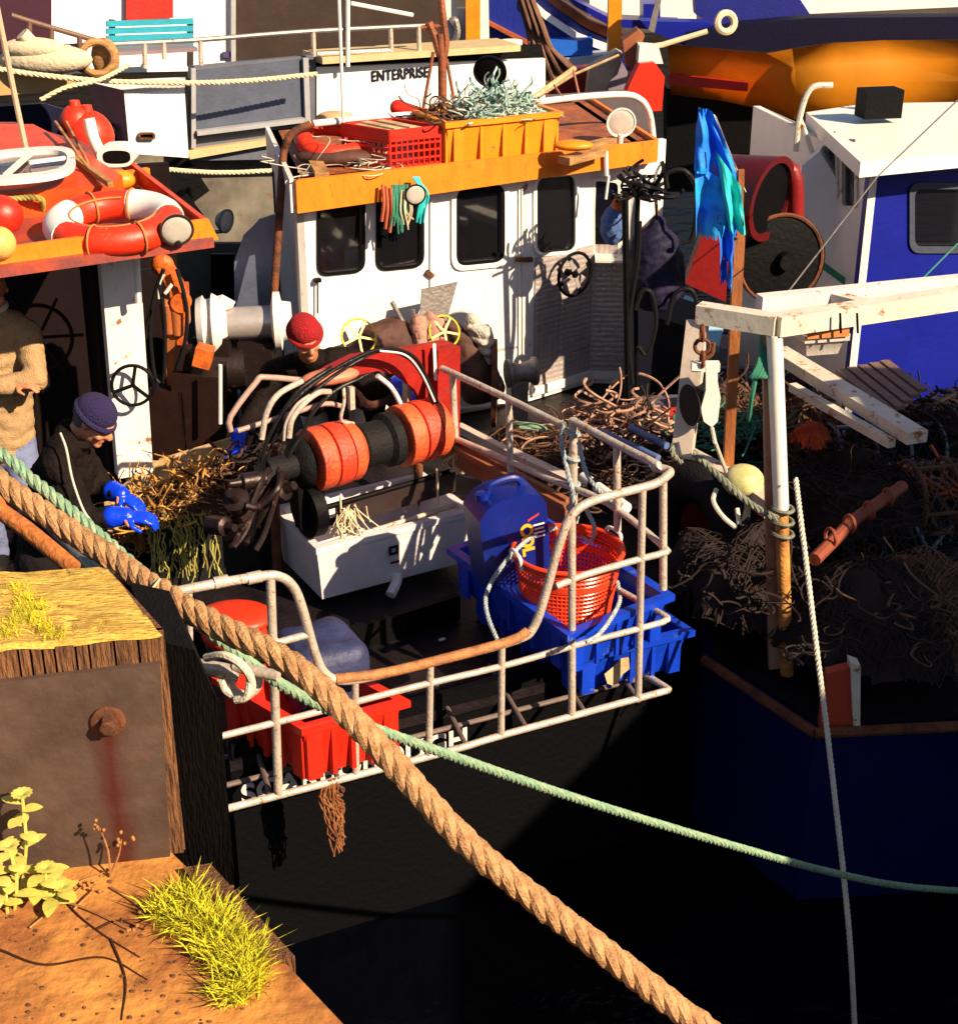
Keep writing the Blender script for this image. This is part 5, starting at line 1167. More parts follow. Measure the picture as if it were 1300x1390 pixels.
# brown pole with flag
YP=8.0
m=MB(); m.bar(PY(1003,320,YP),PY(988,632,YP),.055,.055); m.bar(PY(1006,230,YP),PY(1003,322,YP),.03,.03); pole=m.build('wooden_pole',M('varnished_pole',(.38,.13,.035),.6,col2=(.20,.06,.015),scale=5,bump=.3,stretch=(3,3,.8)),label='brown square wooden pole carrying the ragged blue flag behind the gantry',cat='pole')
def cloth(name,quad,nu,nv,mat,label,rag=.1,fold=.05,seed=0,ff=9,parent=None,thick=.004):
    """hanging cloth from four corners (top-left, top-right, bottom-right, bottom-left) with folds and a torn hem"""
    m=MB(); A,B_,C_,D_=[V(q) for q in quad]; n_=(B_-A).cross(D_-A)
    if n_.length<1e-6: n_=(C_-A).cross(D_-A)
    n_.normalize(); G_=[]
    for j in range(nv+1):
        row=[]; v=j/nv
        for i in range(nu+1):
            u=i/nu; tear=1-rag*(.5+.5*noise.noise(V((u*14,seed,3))))-rag*.7*abs(noise.noise(V((u*45,seed,8)))); vv=v*tear
            p=A.lerp(B_,u).lerp(D_.lerp(C_,u),vv); p=p+n_*(fold*math.sin(u*ff+seed+vv*2)*(.3+vv)+fold*.7*noise.noise(V((u*5,vv*4,seed))))
            row.append(m.bm.verts.new(p))
        G_.append(row)
    for j in range(nv):
        for i in range(nu):
            if j>nv*.6 and noise.noise(V((i*.9,seed*3,j*.08)))>.30: continue
            m.bm.faces.new((G_[j][i],G_[j][i+1],G_[j+1][i+1],G_[j+1][i]))
    return m.build(name,mat,parent,label=label if parent is None else None,cat='flag' if parent is None else None,ang=180)
YF=8.0
fl_=thing('flag',PY(985,400,YF),'ragged bright blue and turquoise flag hanging on the brown pole','flag')
cloth('blue_cloth',(PY(948,145,YF),PY(966,150,YF),PY(1012,262,YF+.05),PY(940,230,YF)),26,20,flagb,'',.05,.05,2,parent=fl_)
cloth('blue_cloth',(PY(942,225,YF),PY(1008,255,YF),PY(1000,330,YF),PY(946,340,YF)),34,24,M('sky_blue_cloth',(.01,.42,.85),.7,col2=(.003,.12,.75),scale=6,bump=.3),'',.25,.05,5,parent=fl_)
cloth('turquoise_cloth',(PY(972,205,YF-.05),PY(1005,252,YF-.05),PY(1012,322,YF-.05),PY(990,318,YF-.05)),16,16,flagc,'',.1,.03,8,parent=fl_)
cloth('blue_cloth',(PY(975,300,YF-.02),PY(1002,300,YF-.02),PY(1000,408,YF-.02),PY(978,405,YF-.02)),22,26,flagb,'',.3,.05,11,parent=fl_)
cloth('white_edge_cloth',(PY(964,150,YF+.03),PY(972,158,YF+.03),PY(1013,262,YF+.03),PY(1002,252,YF+.03)),8,16,whitec,'',.05,.02,1,parent=fl_)
# block hanging from the gantry
def PYo(x,y,Y): return PY(x,y,Y)
t=thing('pulley_block',PY(958,580,6.85),'white steel pulley block with black wheel hanging from the gantry','pulley')
m=MB()
for y0 in (448,466,484): m.torus(PY(953,y0+4,6.85),V((1,0,0)) if y0!=466 else V((0,1,0)),.035,.010,16,6)
m.tube([PY(953,488,6.85),PY(966,480,6.85),PY(968,465,6.85)],.012,7,smooth=3); m.build('chain',rusty,t)
m=MB()
for o_ in (-.05,.07):
    pts=[PY(958,495,6.80+o_),PY(974,496,6.80+o_),PY(974,518,6.80+o_),PY(978,540,6.80+o_),PY(974,572,6.80+o_),PY(966,580,6.80+o_),PY(955,572,6.80+o_),PY(951,555,6.80+o_),PY(958,530,6.80+o_)]
    m.prism(pts,(0,.025,0))
m.bar(PY(938,497,6.85),PY(976,497,6.85),.05,.04); m.bevel(.008,2); m.build('cheek_plate',whitec,t)
m=MB(); m.lathe([(-.05,.10),(-.02,.085),(.02,.085),(.05,.10)],PY(948,548,6.85),V((1,.4,0)),28); m.build('sheave',rubber,t)
m=MB(); m.tube([PY(966,580,6.80),PY(970,600,6.78),PY(985,640,7.0)],.010,7); m.build('fall_line',paler,t)
# plastic tray hung on the beam
t=thing('plastic_tub',PY(1122,490,7.0),'clear plastic tub with red rim strapped under the white gantry beam','tub')
m=MB(); p0=PY(1094,456,7.0); p1=PY(1150,452,7.05); crate(m,p0,p1-p0,V((-.05,.16,0)),.11,t=.006,taper=.025,rim=.01,gus=False); m.build('tub',M('cloudy_plastic',(.55,.5,.46),.25,scale=8,amt=.4),t)
m=MB(); m.bar(p0+V((0,-.02,.01)),p1+V((0,-.02,.01)),.012,.035); m.build('rim',M('orange_rim',(.6,.2,.06),.5),t)
m=MB()
for x in (1104,1140,1163): m.tube([PY(x,425,6.93),PY(x+1,452,6.93)],.006,6)
m.build('strap',black,t)
# green rope coil hanging on the post
m=MB()
for k in range(5): m.tube([PY(1034,455,6.95),PY(1030+k*3,490+k*3,6.9),PY(1020+k*4,512,6.88),PY(1028,500,6.95),PY(1036,458,7.0)],.010,6,smooth=6)
m.tube([PY(1025,515,6.9),PY(1020,540,6.9),PY(1016,570,6.95)],.012,6,smooth=4); m.build('rope_coil',netgr,label='dark green rope coil hanging on the white gantry post',cat='rope')
m=MB(); m.rope([PY(920,598,6.95),PY(950,622,6.9),PY(985,655,6.85),PY(1020,685,6.8),PY(1055,705,6.78)],.018,3,pitch=.1); m.rope([PY(925,585,7.0),PY(912,612,6.9),PY(925,628,6.9)],.014,3,pitch=.08)
for k in range(3): m.torus(PY(1062,690+k*17,g1.y),V((.1,0,1)),.052,.010,18,6)
m.build('lashing_rope',M('grey_green_rope',(.24,.25,.19),.85,col2=(.08,.09,.07),scale=25,bump=.4),label='grey green rope lashed from the bulwark to the rusty gantry post',cat='rope')
m=MB(); m.rope([PY(1080,650,6.8),PY(1086,700,6.6),PY(1096,780,6.4),PY(1108,880,6.2),PY(1122,990,6.0),PY(1136,1110,5.8),PY(1146,1200,5.65),PY(1154,1290,5.5),PZ(1160,1400,-.05)],.013,3,pitch=.07); m.build('hanging_line',paler,label='long pale line running down from the gantry post to the water',cat='line')
m=MB()
m.tube([PY(972,664,6.9),PY(968,680,6.85),PY(980,700,6.83),PY(998,716,6.85)],.012,7,smooth=5); m.tube([PY(1000,690,6.9),PY(1003,712,6.85)],.012,7); m.build('fender_line',paler,label='pale rope tails hanging over the dark red bulwark',cat='line')
m=MB(); m.ball(PZ(1008,652,1.8),.105,(1.1,1,.85)); m.build('float',M('cream_float',(.70,.62,.30),.5,col2=(.3,.33,.12),scale=6),label='cream green stained float on the bulwark cap at the brown pole',cat='float')
m=MB(); c=PZ(955,760,1.15); m.torus(c+V((-.06,0,.18)),V((-.8,-.6,.15)),.30,.13,36,14); m.build('tyre_fender',rubber,label='large black tyre fender hung over the side of the navy boat',cat='tyre')
# stern fin
m=MB(); m.prism([PY(1122,915,6.45),PY(1160,905,6.45),PY(1165,940,6.45),PY(1160,1020,6.45),PY(1112,990,6.45)],(.0,.06,0)); m.bevel(.01,2); m.build('stern_bracket',M('faded_red',(.45,.03,.015),.5,col2=(.3,.08,.03),scale=3,rust=.2),rb0)
m=MB(); m.prism([PY(1154,900,6.43),PY(1168,905,6.43),PY(1167,1026,6.43),PY(1160,1026,6.43)],(.0,.08,0)); m.build('white_edge',cream,rb0)
# orange lashed spar
m=MB(); m.tube([PZ(1225,660,1.75),PZ(1160,705,1.72),PZ(1105,760,1.7)],.035,9); 
for k in range(4): m.torus(PZ(1205-k*26,675+k*18,1.75),V((.7,.3,0)),.045,.010,14,6)
m.build('wooden_spar',M('dark_red_wood',(.24,.05,.02),.7,scale=7),label='reddish wooden spar lashed across the heap of pots',cat='spar')
# lobster pots: frame, netting
potmats=[netdk,netbr,M('dark_blue_net',(.02,.025,.06),.9,scale=14,amt=.5)]
def pot(c,rz,tilt,k,label):
    t=thing('lobster_pot',c,label,'lobster pot','lobster pots heaped on the navy boat'); Mx=Matrix.Translation(V(c))@Matrix.Rotation(rz,4,'Z')@Matrix.Rotation(tilt,4,'X')
    L,Wd,Hh=.34,.22,.32
    def T_(x,y,z): return Mx@V((x,y,z))
    m=MB(); 
    for sx in (-1,-.33,.33,1):
        m.tube([T_(sx*L,-Wd,0),T_(sx*L,-Wd,Hh*.45),T_(sx*L,-Wd*.6,Hh*.9),T_(sx*L,0,Hh),T_(sx*L,Wd*.6,Hh*.9),T_(sx*L,Wd,Hh*.45),T_(sx*L,Wd,0)],.014,7,smooth=3)
    for (y,z) in ((-Wd,0),(Wd,0),(0,Hh),(-Wd,Hh*.45),(Wd,Hh*.45)): m.tube([T_(-L,y,z),T_(L,y,z)],.013,7)
    for i in range(6): m.bar(T_(-L+2*L*i/5,-Wd,0),T_(-L+2*L*i/5,Wd,0),.03,.015)
    m.build('frame',[rubber,netbr,greyp][k%3],t)
    m=MB()
    def prof(a): 
        P=[(-Wd,0),(-Wd,Hh*.45),(-Wd*.6,Hh*.9),(0,Hh),(Wd*.6,Hh*.9),(Wd,Hh*.45),(Wd,0)]; q=a*6; i=min(int(q),5); f_=q-i
        return P[i][0]*(1-f_)+P[i+1][0]*f_,P[i][1]*(1-f_)+P[i+1][1]*f_
    for i in range(-9,16):
        for sgn in (1,-1):
            pts=[]
            for j in range(13):
                a=j/12; x=-L+2*L*(i/9+sgn*a*.75)
                if sgn<0: x=-L+2*L*((i+3)/9-a*.75)
                if -L<=x<=L: y,z=prof(a); pts.append(T_(x,y,z))
            if len(pts)>1: m.tube(pts,.0045,4,caps=False)
    for sx in (-L,L):
        for i in range(1,7):
            y=-Wd+2*Wd*i/7; m.tube([T_(sx,y,0),T_(sx,y,Hh*.8)],.0045,4,caps=False); m.tube([T_(sx,-Wd,Hh*i/7),T_(sx,Wd,Hh*i/7)],.0045,4,caps=False)
    m.build('netting',potmats[k%3],t)
    m=MB(); m.tangle(T_(0,0,.02),(.22,.14,.10),16,.010,8,.05,.4); m.build('coiled_rope',[netgr,M('orange_line',(.45,.10,.02),.8,scale=12),netbr][k%3],t)
    return t
spots=[(975,620,1.15,.3,0,'nearest the brown pole'),(1100,600,1.25,.1,.2,'right of the white gantry post, under the slanting beam'),(1195,640,1.2,-.3,0,'beside the reddish spar, topmost on that side'),(1270,600,1.3,.4,.1,'at the right edge below the blue wall'),(1120,690,1.05,.2,0,'under the lower end of the reddish spar'),(1230,740,1.05,.6,0,'in the dark right of the reddish spar'),(1150,800,1.02,.1,0,'lowest in the heap behind the stern bracket'),(1300,690,1.3,-.2,.2,'half out of the photo at the right edge'),(1030,560,1.3,-.5,0,'behind the float, furthest from the stern'),(1290,820,1.02,.4,0,'lower right corner of the heap')]
for k,(x,y,z,rz,tl,w) in enumerate(spots): pot(PZ(x,y,z),rz+.4,tl,k,'netted lobster pot %s'%w)
for (x,y,sx_,mt,n_,lab) in ((1110,570,.5,netbr,120,'brown netting draped over the pots below the slanting beam'),(985,575,.30,netbr,150,'brown and green netting heaped between the leaning leg and brown pole'),(1150,700,.5,netdk,160,'dark netting draped over the middle of the pot heap'),(1250,600,.7,netdk,150,'dark netting draped over the pots below the blue wall'),(1190,860,.55,netdk,100,'dark netting heaped on deck nearest the stern bracket'),(1010,800,.40,netdk,100,'dark netting heaped behind the foot of the rusty gantry post'),(1290,850,.5,netbr,80,'brown netting in the dark at the lower right edge')):
    m=MB(); m.net(PZ(x,y,1.25),sx_,.5,.42,.045,.004,x); m.tangle(PZ(x,y,1.5),(sx_*.8,.3,.2),n_//4,.006,10,.035,.5); m.build('netting',mt,label=lab,cat='netting',kind='stuff')
m=MB(); m.net(PZ(1100,600,1.62),.11,.13,.16,.022,.003,4,crump=.03); m.build('orange_net',M('orange_twine',(.75,.10,.01),.7,col2=(.35,.03,.01),scale=9),label='bright orange knot of net on the dark pot heap',cat='netting',kind='stuff')
m=MB(); m.tangle(PZ(1000,590,1.5),(.25,.2,.15),60,.006,9,.04,.5); m.build('green_net',netgr,label='dark green twine strewn on the netting behind the brown pole',cat='netting',kind='stuff')
# gear between cabin and right boat (pots and poles on the deck of the main boat)
m=MB(); m.net(PZ(750,640,1.2),.6,.32,.28,.045,.004,1,(V((.6,-.8,0)),V((.8,.6,0)))); m.tangle(PZ(760,640,1.4),(.5,.28,.12),60,.006,10,.04,.5,(V((.6,-.8,0)),V((.8,.6,0)))); m.build('netting',netbr,label='brown netting heaped on deck behind the tall side railing',cat='netting',kind='stuff')
m=MB(); m.net(PZ(880,630,1.2),.5,.36,.36,.045,.004,2); m.tangle(PZ(880,630,1.4),(.45,.3,.2),60,.006,10,.04,.5); m.build('netting',netdk,label='dark netting heaped on deck between the railing corner and leaning leg',cat='netting',kind='stuff')
m=MB(); m.tangle(PZ(850,590,1.42),(.38,.18,.08),80,.009,16,.045,.06,(V((.8,-.3,0)),V((.3,.8,0)))); m.build('rope_heap',M('pinkish_rope',(.48,.30,.22),.85,col2=(.2,.08,.05),scale=12),label='pale pinkish rope heaped behind the blue poles',cat='rope',kind='stuff')
m=MB(); m.tube([PZ(700,575,1.5),PZ(720,577,1.52),PZ(745,582,1.5)],.018,7,smooth=3); m.tube([PZ(705,580,1.5),PZ(730,583,1.5)],.015,7); m.build('green_rope_end',greenr,label='short pale green rope end lying behind the side railing',cat='rope')
bp_m=M('blue_pole',(.02,.10,.32),.45,col2=(.2,.2,.3),scale=9,rust=.1)
for (a,b,lab) in (((812,584),(893,622),'upper blue pole lying behind the top side rail'),((806,588),(885,630),'lower blue pole lying behind the top side rail'),((855,580),(905,605),'short dark blue pole behind the railing corner')):
    m=MB(); m.tube([PZ(*a,1.75),PZ(*b,1.75)],.022,10); m.build('pole',bp_m,label=lab,cat='pole',group='blue poles behind the side rail')
m=MB(); m.bar(PZ(622,580,1.72),PZ(690,615,1.72),.05,.05); m.bar(PZ(690,615,1.72),PZ(775,655,1.72),.065,.06); m.bevel(.008,2); m.build('spar',M('rusty_white',(.6,.5,.42)),label='rust spotted white spar lying behind the side railing',cat='spar')
m=MB(); m.tube([PZ(780,640,1.6),PZ(850,690,1.6)],.035,12); p_=m.build('tube_roll',whitec,label='pale tube with black bands behind the basket and railing',cat='tube')
m=MB()
for (x,y) in ((788,646),(808,660)): m.tube([PZ(x-3,y-2,1.6),PZ(x+3,y+2,1.6)],.043,12)
m.build('black_band',black,p_)
m=MB(); a=PZ(845,560,1.45); m.prism([PZ(845,575,1.45),PZ(915,570,1.45),PZ(925,535,1.45),PZ(858,538,1.45)],(0,0,-.28)); m.bevel(.01,2); m.build('storage_box',M('purple_grey_box',(.10,.09,.13),.5,scale=6,amt=.5),label='dull purple grey box on deck right of the cabin doorway',cat='box')
m=MB(); m.prism([PZ(885,575,1.5),PZ(912,567,1.5),PZ(918,552,1.5),PZ(892,557,1.5)],(0,0,-.10)); m.bevel(.01,2); m.build('red_tub',redplas,label='small bright red tub beside the purple grey box',cat='tub')
# right of the cabin: hanging jacket, black box, hoses, blue bag
cj=C(0,0) if False else None
YJ=10.1
t=thing('jacket',PY(890,410,YJ),'dark navy jacket hanging on a hook right of the cabin doorway','jacket')
jm=M('navy_oilskin',(.022,.018,.055),.6,col2=(.008,.008,.02),scale=6,bump=.4)
def jb(m):
    limb(m,[PY(892,305,YJ),PY(888,340,YJ),PY(888,385,YJ)],[.06,.17,.19]); limb(m,[PY(892,310,YJ),PY(912,350,YJ),PY(918,385,YJ)],[.06,.08,.07]); limb(m,[PY(890,310,YJ),PY(872,350,YJ),PY(870,385,YJ)],[.06,.08,.07])
fuse(jb,'coat_body',jm,t,fold=.014,voxel=.014)
m=MB(); m.tube([PY(890,270,YJ),PY(892,300,YJ)],.012,6); m.build('hook',rusty,t)
def sack(m): m.ball(PY(833,305,10.1),.115,(.8,.7,1.2)); m.ball(PY(838,284,10.1),.06)
fuse(sack,'blue_bag',M('faded_blue_cloth',(.09,.18,.42),.8,col2=(.04,.08,.25),scale=8,bump=.4),label='faded blue cloth bag hanging in the side window of the cabin doorway',cat='bag',fold=.01)
m=MB(); m.ball(PY(840,277,10.05),.05,(1,.8,.9)); m.build('orange_float',machor,label='small orange float above the blue bag in the cabin doorway',cat='float')
for pts,lab in ((((868,300),(866,350),(858,400),(852,450),(858,520)),'black hose hanging down beside the cabin doorway edge'),(((905,255),(905,235),(930,232),(945,260),(940,320),(925,330)),'black hose looped beside the blue flag'),(((862,420),(872,395),(885,400),(890,440),(878,480),(866,470)),'black hose coil right of the doorway at deck height'),(((905,440),(915,400),(935,392),(945,410),(944,450)),'black hose arched over the black box')):
    m=MB(); m.tube([PY(x,y,9.9) for x,y in pts],.016,8,smooth=6); m.build('hose',hose,label=lab,cat='hose')
m=MB(); m.prism([PY(890,430,10.4),PY(955,450,10.4),PY(940,560,10.4),PY(880,550,10.4)],(.1,.6,0)); m.bevel(.02,2); m.build('machinery_box',rubber,label='black machinery box on deck between the cabin and the blue flag',cat='box')
m=MB(); m.tube([PY(852,545,9.9),PY(850,400,9.9),PY(848,262,9.9)],.022,8); m.tube([PY(864,545,10),PY(862,380,10),PY(866,260,10)],.016,8); m.build('stanchion',black,label='black stanchion pipes at the right corner of the cabin',cat='stanchion')
m=MB(); m.tangle(PY(872,265,10.0),(.06,.05,.14),40,.012,6,.04,.7); m.build('tangled_cable',hose,label='black tangled cable under the right end of the cabin roof',cat='cable')
m=MB(); m.prism([PY(905,440,11.5),PY(975,470,11.5),PY(985,425,11.9),PY(930,400,11.9)],(0,0,-.05)); m.build('pale_blue_hatch',M('pale_blue_hatch',(.25,.45,.6),.5,scale=5,amt=.4),label='pale blue deck hatch glimpsed behind the black machinery box',cat='hatch')
# dark red net drum and its disc
YR=8.9
t=thing('net_drum',PY(1030,400,YR),'dark red net drum with big black disc flange behind the blue flag','net drum')
m=MB(); m.lathe([(-.30,.13),(-.25,.17),(.10,.24),(.14,.25),(.14,.21),(-.2,.17),(-.2,.16)],PY(1020,262,YR),V((.75,-.62,-.1)),36); m.build('drum_barrel',M('deep_red',(.10,.003,.004),.45,scale=5,amt=.5),t)
m=MB(); m.lathe([(.0,.215),(.12,.215)],PY(1020,262,YR),V((.75,-.62,-.1)),36); m.build('drum_mouth',black,t)
m=MB(); m.lathe([(-.03,.27),(.03,.27),(.035,.24)],PY(1060,352,YR),V((.25,-.95,.1)),40); m.lathe([(0,.06),(.06,.05)],PY(1060,352,YR)+V((.01,-.03,0)),V((.25,-.95,.1)),18); m.build('flange',black,t)
m=MB(); m.torus(PY(1060,352,YR-.04),V((.25,-.95,.1)),.262,.012,40,6); m.build('flange_rim',rusty,t)
m=MB(); m.tube([PY(1035,230,YR+.1),PY(1075,232,YR+.1),PY(1080,300,YR+.1)],.05,12,smooth=4); m.build('drum_guard',dkred,t)
m=MB(); m.prism([PY(955,315,8.6),PY(990,320,8.6),PY(985,410,8.6),PY(930,385,8.6)],(.03,.25,0)); m.bevel(.01,2); m.build('guard_plate',dkred,t)
# wheelhouse of the right boat
wh=rb0; cB=PY(1174,300,9.4); z0=1.0
ub=V((math.cos(R(20)),math.sin(R(20)),0)); vb2=V((-.20,.98,0))
pb1=(cB.copy(),V((ub.y,-ub.x,0))); pw1=vplane(cB+vb2,cB); 
ztop=PP(1174,225,pb1).z
def col(p,z): return V((p.x,p.y,z))
cE=cB+ub*3
win=[rquad(pb1,1237,252,1330,338,.16)]
m=MB(); wall_with_holes(m,[col(cB,z0),col(cE,z0),col(cE,ztop),col(cB,ztop)],win,-pb1[1]*.05); m.build('blue_wall',bluepaint,rb0,ang=30)
m=MB(); ringprism(m,rquad(pb1,1233,247,1334,343,.18,.003),rquad(pb1,1240,256,1328,334,.16,.003),pb1[1]*.012); f=m.build('window_frame',M('dull_trim',(.05,.06,.10),.5),rb0)
m=MB(); m.prism(rquad(pb1,1237,252,1330,338,.16,-.02),pb1[1]*-.006); m.build('pane',glassm,f)
cF=cB+vb2*2.0
wn2=[rquad(pw1,1143,190,1162,280,.2),rquad(pw1,1120,180,1136,270,.2)]
m=MB(); wall_with_holes(m,[col(cF,z0),col(cB,z0),col(cB,ztop),col(cF,ztop)],wn2,-pw1[1]*.05); m.build('white_wall',whitec,rb0,ang=30)
for (x0,y0,x1,y1) in ((1143,190,1162,280),(1120,180,1136,270)):
    m=MB(); ringprism(m,rquad(pw1,x0-2,y0-2,x1+2,y1+2,.2,.003),rquad(pw1,x0+1,y0+1,x1-1,y1-1,.2,.003),pw1[1]*.01); f=m.build('window_frame',cream,rb0)
    m=MB(); m.prism(rquad(pw1,x0,y0,x1,y1,.2,-.02),pw1[1]*-.006); m.build('pane',glassm,f)
m=MB(); zz=ztop+.095; rq=[PZ(1168,220,zz),PZ(1420,196,zz),PZ(1420,136,zz),PZ(1175,140,zz),PZ(1094,152,zz)]; m.prism(rq,(0,0,-.09)); m.bevel(.02,3); m.build('roof',whitec,rb0)
m=MB(); q=PZ(1190,120,ztop+.1); m.bar(PZ(1168,140,ztop+.22),PZ(1218,138,ztop+.22),.16,.18); m.bevel(.02,2); m.build('roof_locker',black,rb0)
m=MB()
for x in (1172,1184,1196,1208): m.tube([PZ(x,150,ztop+.09),PZ(x,150,ztop+.09)+V((0,0,.12))],.018,6)
m.build('locker_leg',black,rb0)
m=MB(); m.tube([PY(1080,205,10.2),PY(1085,160,10.2),PY(1100,120,10.2),PY(1130,115,10.2)],.02,8,smooth=5); m.tube([PY(1085,160,10.2),PY(1095,185,10.2),PY(1105,215,10.2)],.016,8); m.build('grab_rail',cream,rb0)
m=MB(); m.prism([PY(1088,225,9.9),PY(1112,205,9.9),PY(1170,300,9.75),PY(1170,395,9.75),PY(1130,390,9.8),PY(1092,330,9.9)],(.1,.3,0)); m.bevel(.03,3); m.build('white_bow_shelter',whitec,rb0)
m=MB(); m.bar(PY(1110,355,9.6),PY(1160,392,9.6),.02,.04); m.build('green_strip',netgr,rb0)
m=MB(); m.tube([PY(1300,135,8),PY(1190,240,7.8),PY(1070,395,7.3)],.004,5); m.build('stay_wire',dsteel,label='thin stay wire slanting down past the blue wall to the gantry',cat='wire')
m=MB(); m.tube([PY(1300,330,8.6),PY(1240,390,8),PY(1215,440,7.3)],.005,5); m.build('stay_wire',netgr,label='dark stay wire slanting in front of the blue wall window',cat='wire')
# ================================================================== vessels behind
EP0=PY(540,130,15.0); EPL=(EP0,V((UX.y,-UX.x,0))); nE=EPL[1]
def E(x,y,o=0): return PP(x,y,EPL,o)
ev=thing('fishing_boat',PY(450,150,16.5),'white steel boat lettered ENTERPRISE lying across behind the cabin','boat'); ev.location.z=0; ORG[ev.name]=V(ev.location)
def plate(pts,mat,nm,off=0,th=.06,par=ev,bev=0,pl=EPL,**kw):
    m=MB(); m.prism([PP(x,y,pl,off) for x,y in pts],-pl[1]*th)
    if bev: m.bevel(bev,2)
    return m.build(nm,mat,par,**kw)
hullw=M('bright_white_hull',(.82,.80,.76),.35,scale=3,amt=.15,rust=.04,bump=.04)
plate([(430,91),(740,79),(740,215),(430,235)],hullw,'white_hull')
plate([(258,90),(428,74),(430,215),(252,218)],greyp,'grey_bulwark',-.02)
plate([(264,96),(412,80),(416,168),(266,182)],M('blue_grey_panel',(.075,.09,.14),.5,scale=5,amt=.5,rust=.08),'recess_panel',.02,.03)
m=MB(); m.bar(E(266,180,.08),E(412,162,.08),.08,.04); m.bar(E(262,92,.05),E(262,200,.05),.04,.04,up=nE); m.bar(E(414,78,.05),E(418,190,.05),.05,.04,up=nE); m.build('panel_frame',lgrey,ev)
plate([(255,204),(376,187),(376,195),(258,216)],M('cream_ledge',(.55,.42,.22),.6,scale=7,rust=.2),'ledge',.06,.12)
plate([(168,122),(250,112),(256,214),(176,208)],hullw,'white_box_front',.5,.05,bev=.01)
m=MB(); A=E(168,122,.5); B_=E(176,208,.5); Ab=PY(118,112,A.y+.7); Bb=PY(150,206,B_.y+.7); m.prism([A,B_,Bb,Ab],(0,.05,0)); m.build('white_box_side',M('pinkish_shade_side',(.55,.20,.22),.5,scale=4,amt=.4),ev)  # pinkish colour paints the shade on this side of the white box
m=MB(); m.prism([E(168,122,.5),E(250,112,.5),E(252,104,-.2),PY(118,110,A.y+.7)],(0,0,-.04)); m.build('white_box_top',hullw,ev)
e_=V((A.x-Ab.x,A.y-Ab.y,0)).normalized(); nz3=(A-Ab).cross(Bb-Ab).normalized(); nz3=nz3 if nz3.dot(CAM-A)>0 else -nz3
text('323','registration_number',.40,Ab.lerp(A,.40)+Bb*.0+V((0,0,-.55))+nz3*.05,e_,UP,black,ev,ext=.01,bold=.012,sx=.62)
m=MB(); ringprism(m,rquad(EPL,187,179,210,189,.45,.52),rquad(EPL,190,181.5,207,186.5,.45,.52),nE*.02); m.build('slot_rim',rusty,ev)
m=MB(); m.prism(rquad(EPL,189,180.5,208,187.5,.45,.505),nE*.006); m.build('slot',black,ev)
# lettering
a=E(504,110,.012); b_=E(578,103,.012); ux_=(b_-a); ux_.z=0; ux_.normalize()
text('ENTERPRISE','name_lettering',.135,a,ux_,UP,M('navy_letters',(.012,.012,.03),.5),ev,ext=.004,bold=.0025,space=1.05,sx=.80)
# deck edge, dark gap, rails
m=MB(); m.bar(E(424,77,-.1),E(690,60,-.1),.5,.06); m.build('deck_edge',M('cream_ledge',(.55,.42,.22)),ev)
plate([(425,76),(735,60),(740,85),(425,96)],black,'dark_gap',-.15,.05)
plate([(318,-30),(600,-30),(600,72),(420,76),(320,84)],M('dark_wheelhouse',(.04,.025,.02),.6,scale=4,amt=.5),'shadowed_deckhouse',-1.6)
m=MB()
m.tube([E(30,68,.1),E(143,58,.1)],.02,8); m.tube([E(143,60,.1),E(265,54,.1),E(420,42,.1),E(585,34,.1)],.022,8,smooth=3)
hrl=m.build('hand_rail',dsteel,ev)
for (x,y0,y1) in ((196,58,92),(222,56,80),(272,55,88),(425,42,76),(530,38,70),(568,35,68)):
    m=MB(); m.tube([E(x,y0,.1),E(x+1,y1,.1)],.022,8); m.build('stanchion',galv,hrl)
m=MB(); m.tube([E(430,73,.1),E(530,68,.1)],.022,8); m.build('lower_rail',galv,hrl)
m=MB(); m.tube([E(472,-20,.15),E(472,90,.15)],.02,8); m.tube([E(476,4,.1),E(560,20,.1)],.02,8); m.build('awning_pole',whitec,hrl)
# upper white wall with red door and porthole plates
plate([(70,-40),(318,-40),(318,84),(262,96),(70,100)],hullw,'deckhouse_wall',-1.5)
plate([(172,-40),(235,-40),(235,24),(172,27)],redp,'red_door',-1.42,.05)
plate([(314,-40),(320,-40),(320,84),(314,86)],lgrey,'corner_trim',-1.42,.05)
for (x,y) in ((104,66),(307,74)): plate([(x-4,y-4),(x+5,y-4),(x+5,y+4),(x-4,y+4)],M('purple_plaque',(.06,.03,.14),.5),'door_plaque',-1.45,.03)
plate([(-60,-40),(70,-40),(70,60),(-60,80)],M('dark_purple_wall',(.05,.015,.03),.6,scale=3,amt=.5),'dark_wall',-1.5)  # evenly dark purple stretch left of the white wall
# lower hull, weathered dark grey
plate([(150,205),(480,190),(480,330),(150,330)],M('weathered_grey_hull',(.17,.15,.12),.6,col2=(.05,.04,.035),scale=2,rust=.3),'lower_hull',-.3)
m=MB(); m.bar(E(233,225,-.2),E(262,268,-.2),.22,.3); m.bar(E(238,268,0),E(262,300,0),.2,.2); m.bevel(.02,2); m.build('outdrive',black,ev)
# bench
t=thing('bench',E(203,90,-1.0),'turquoise slatted bench against the white wall of the boat behind','bench')
for k,(y0,y1) in enumerate(((32,28),(42,38),(52,48),(62,58))):
    m=MB(); m.bar(E(144,y0,-.8+.02*k),E(262,y1,-.8+.02*k),.03,.05,up=UP); m.build('slat',cyan,t)
m=MB(); m.bar(E(150,70,-.55),E(262,64,-.55),.28,.035); m.build('seat',M('purple_grey_paint',(.22,.15,.18),.5),t)
for x in (152,258): m=MB(); m.bar(E(x,26,-.85),E(x,90,-.85),.05,.05,up=nE); m.build('leg',M('dark_bench_leg',(.04,.03,.03),.6),t)
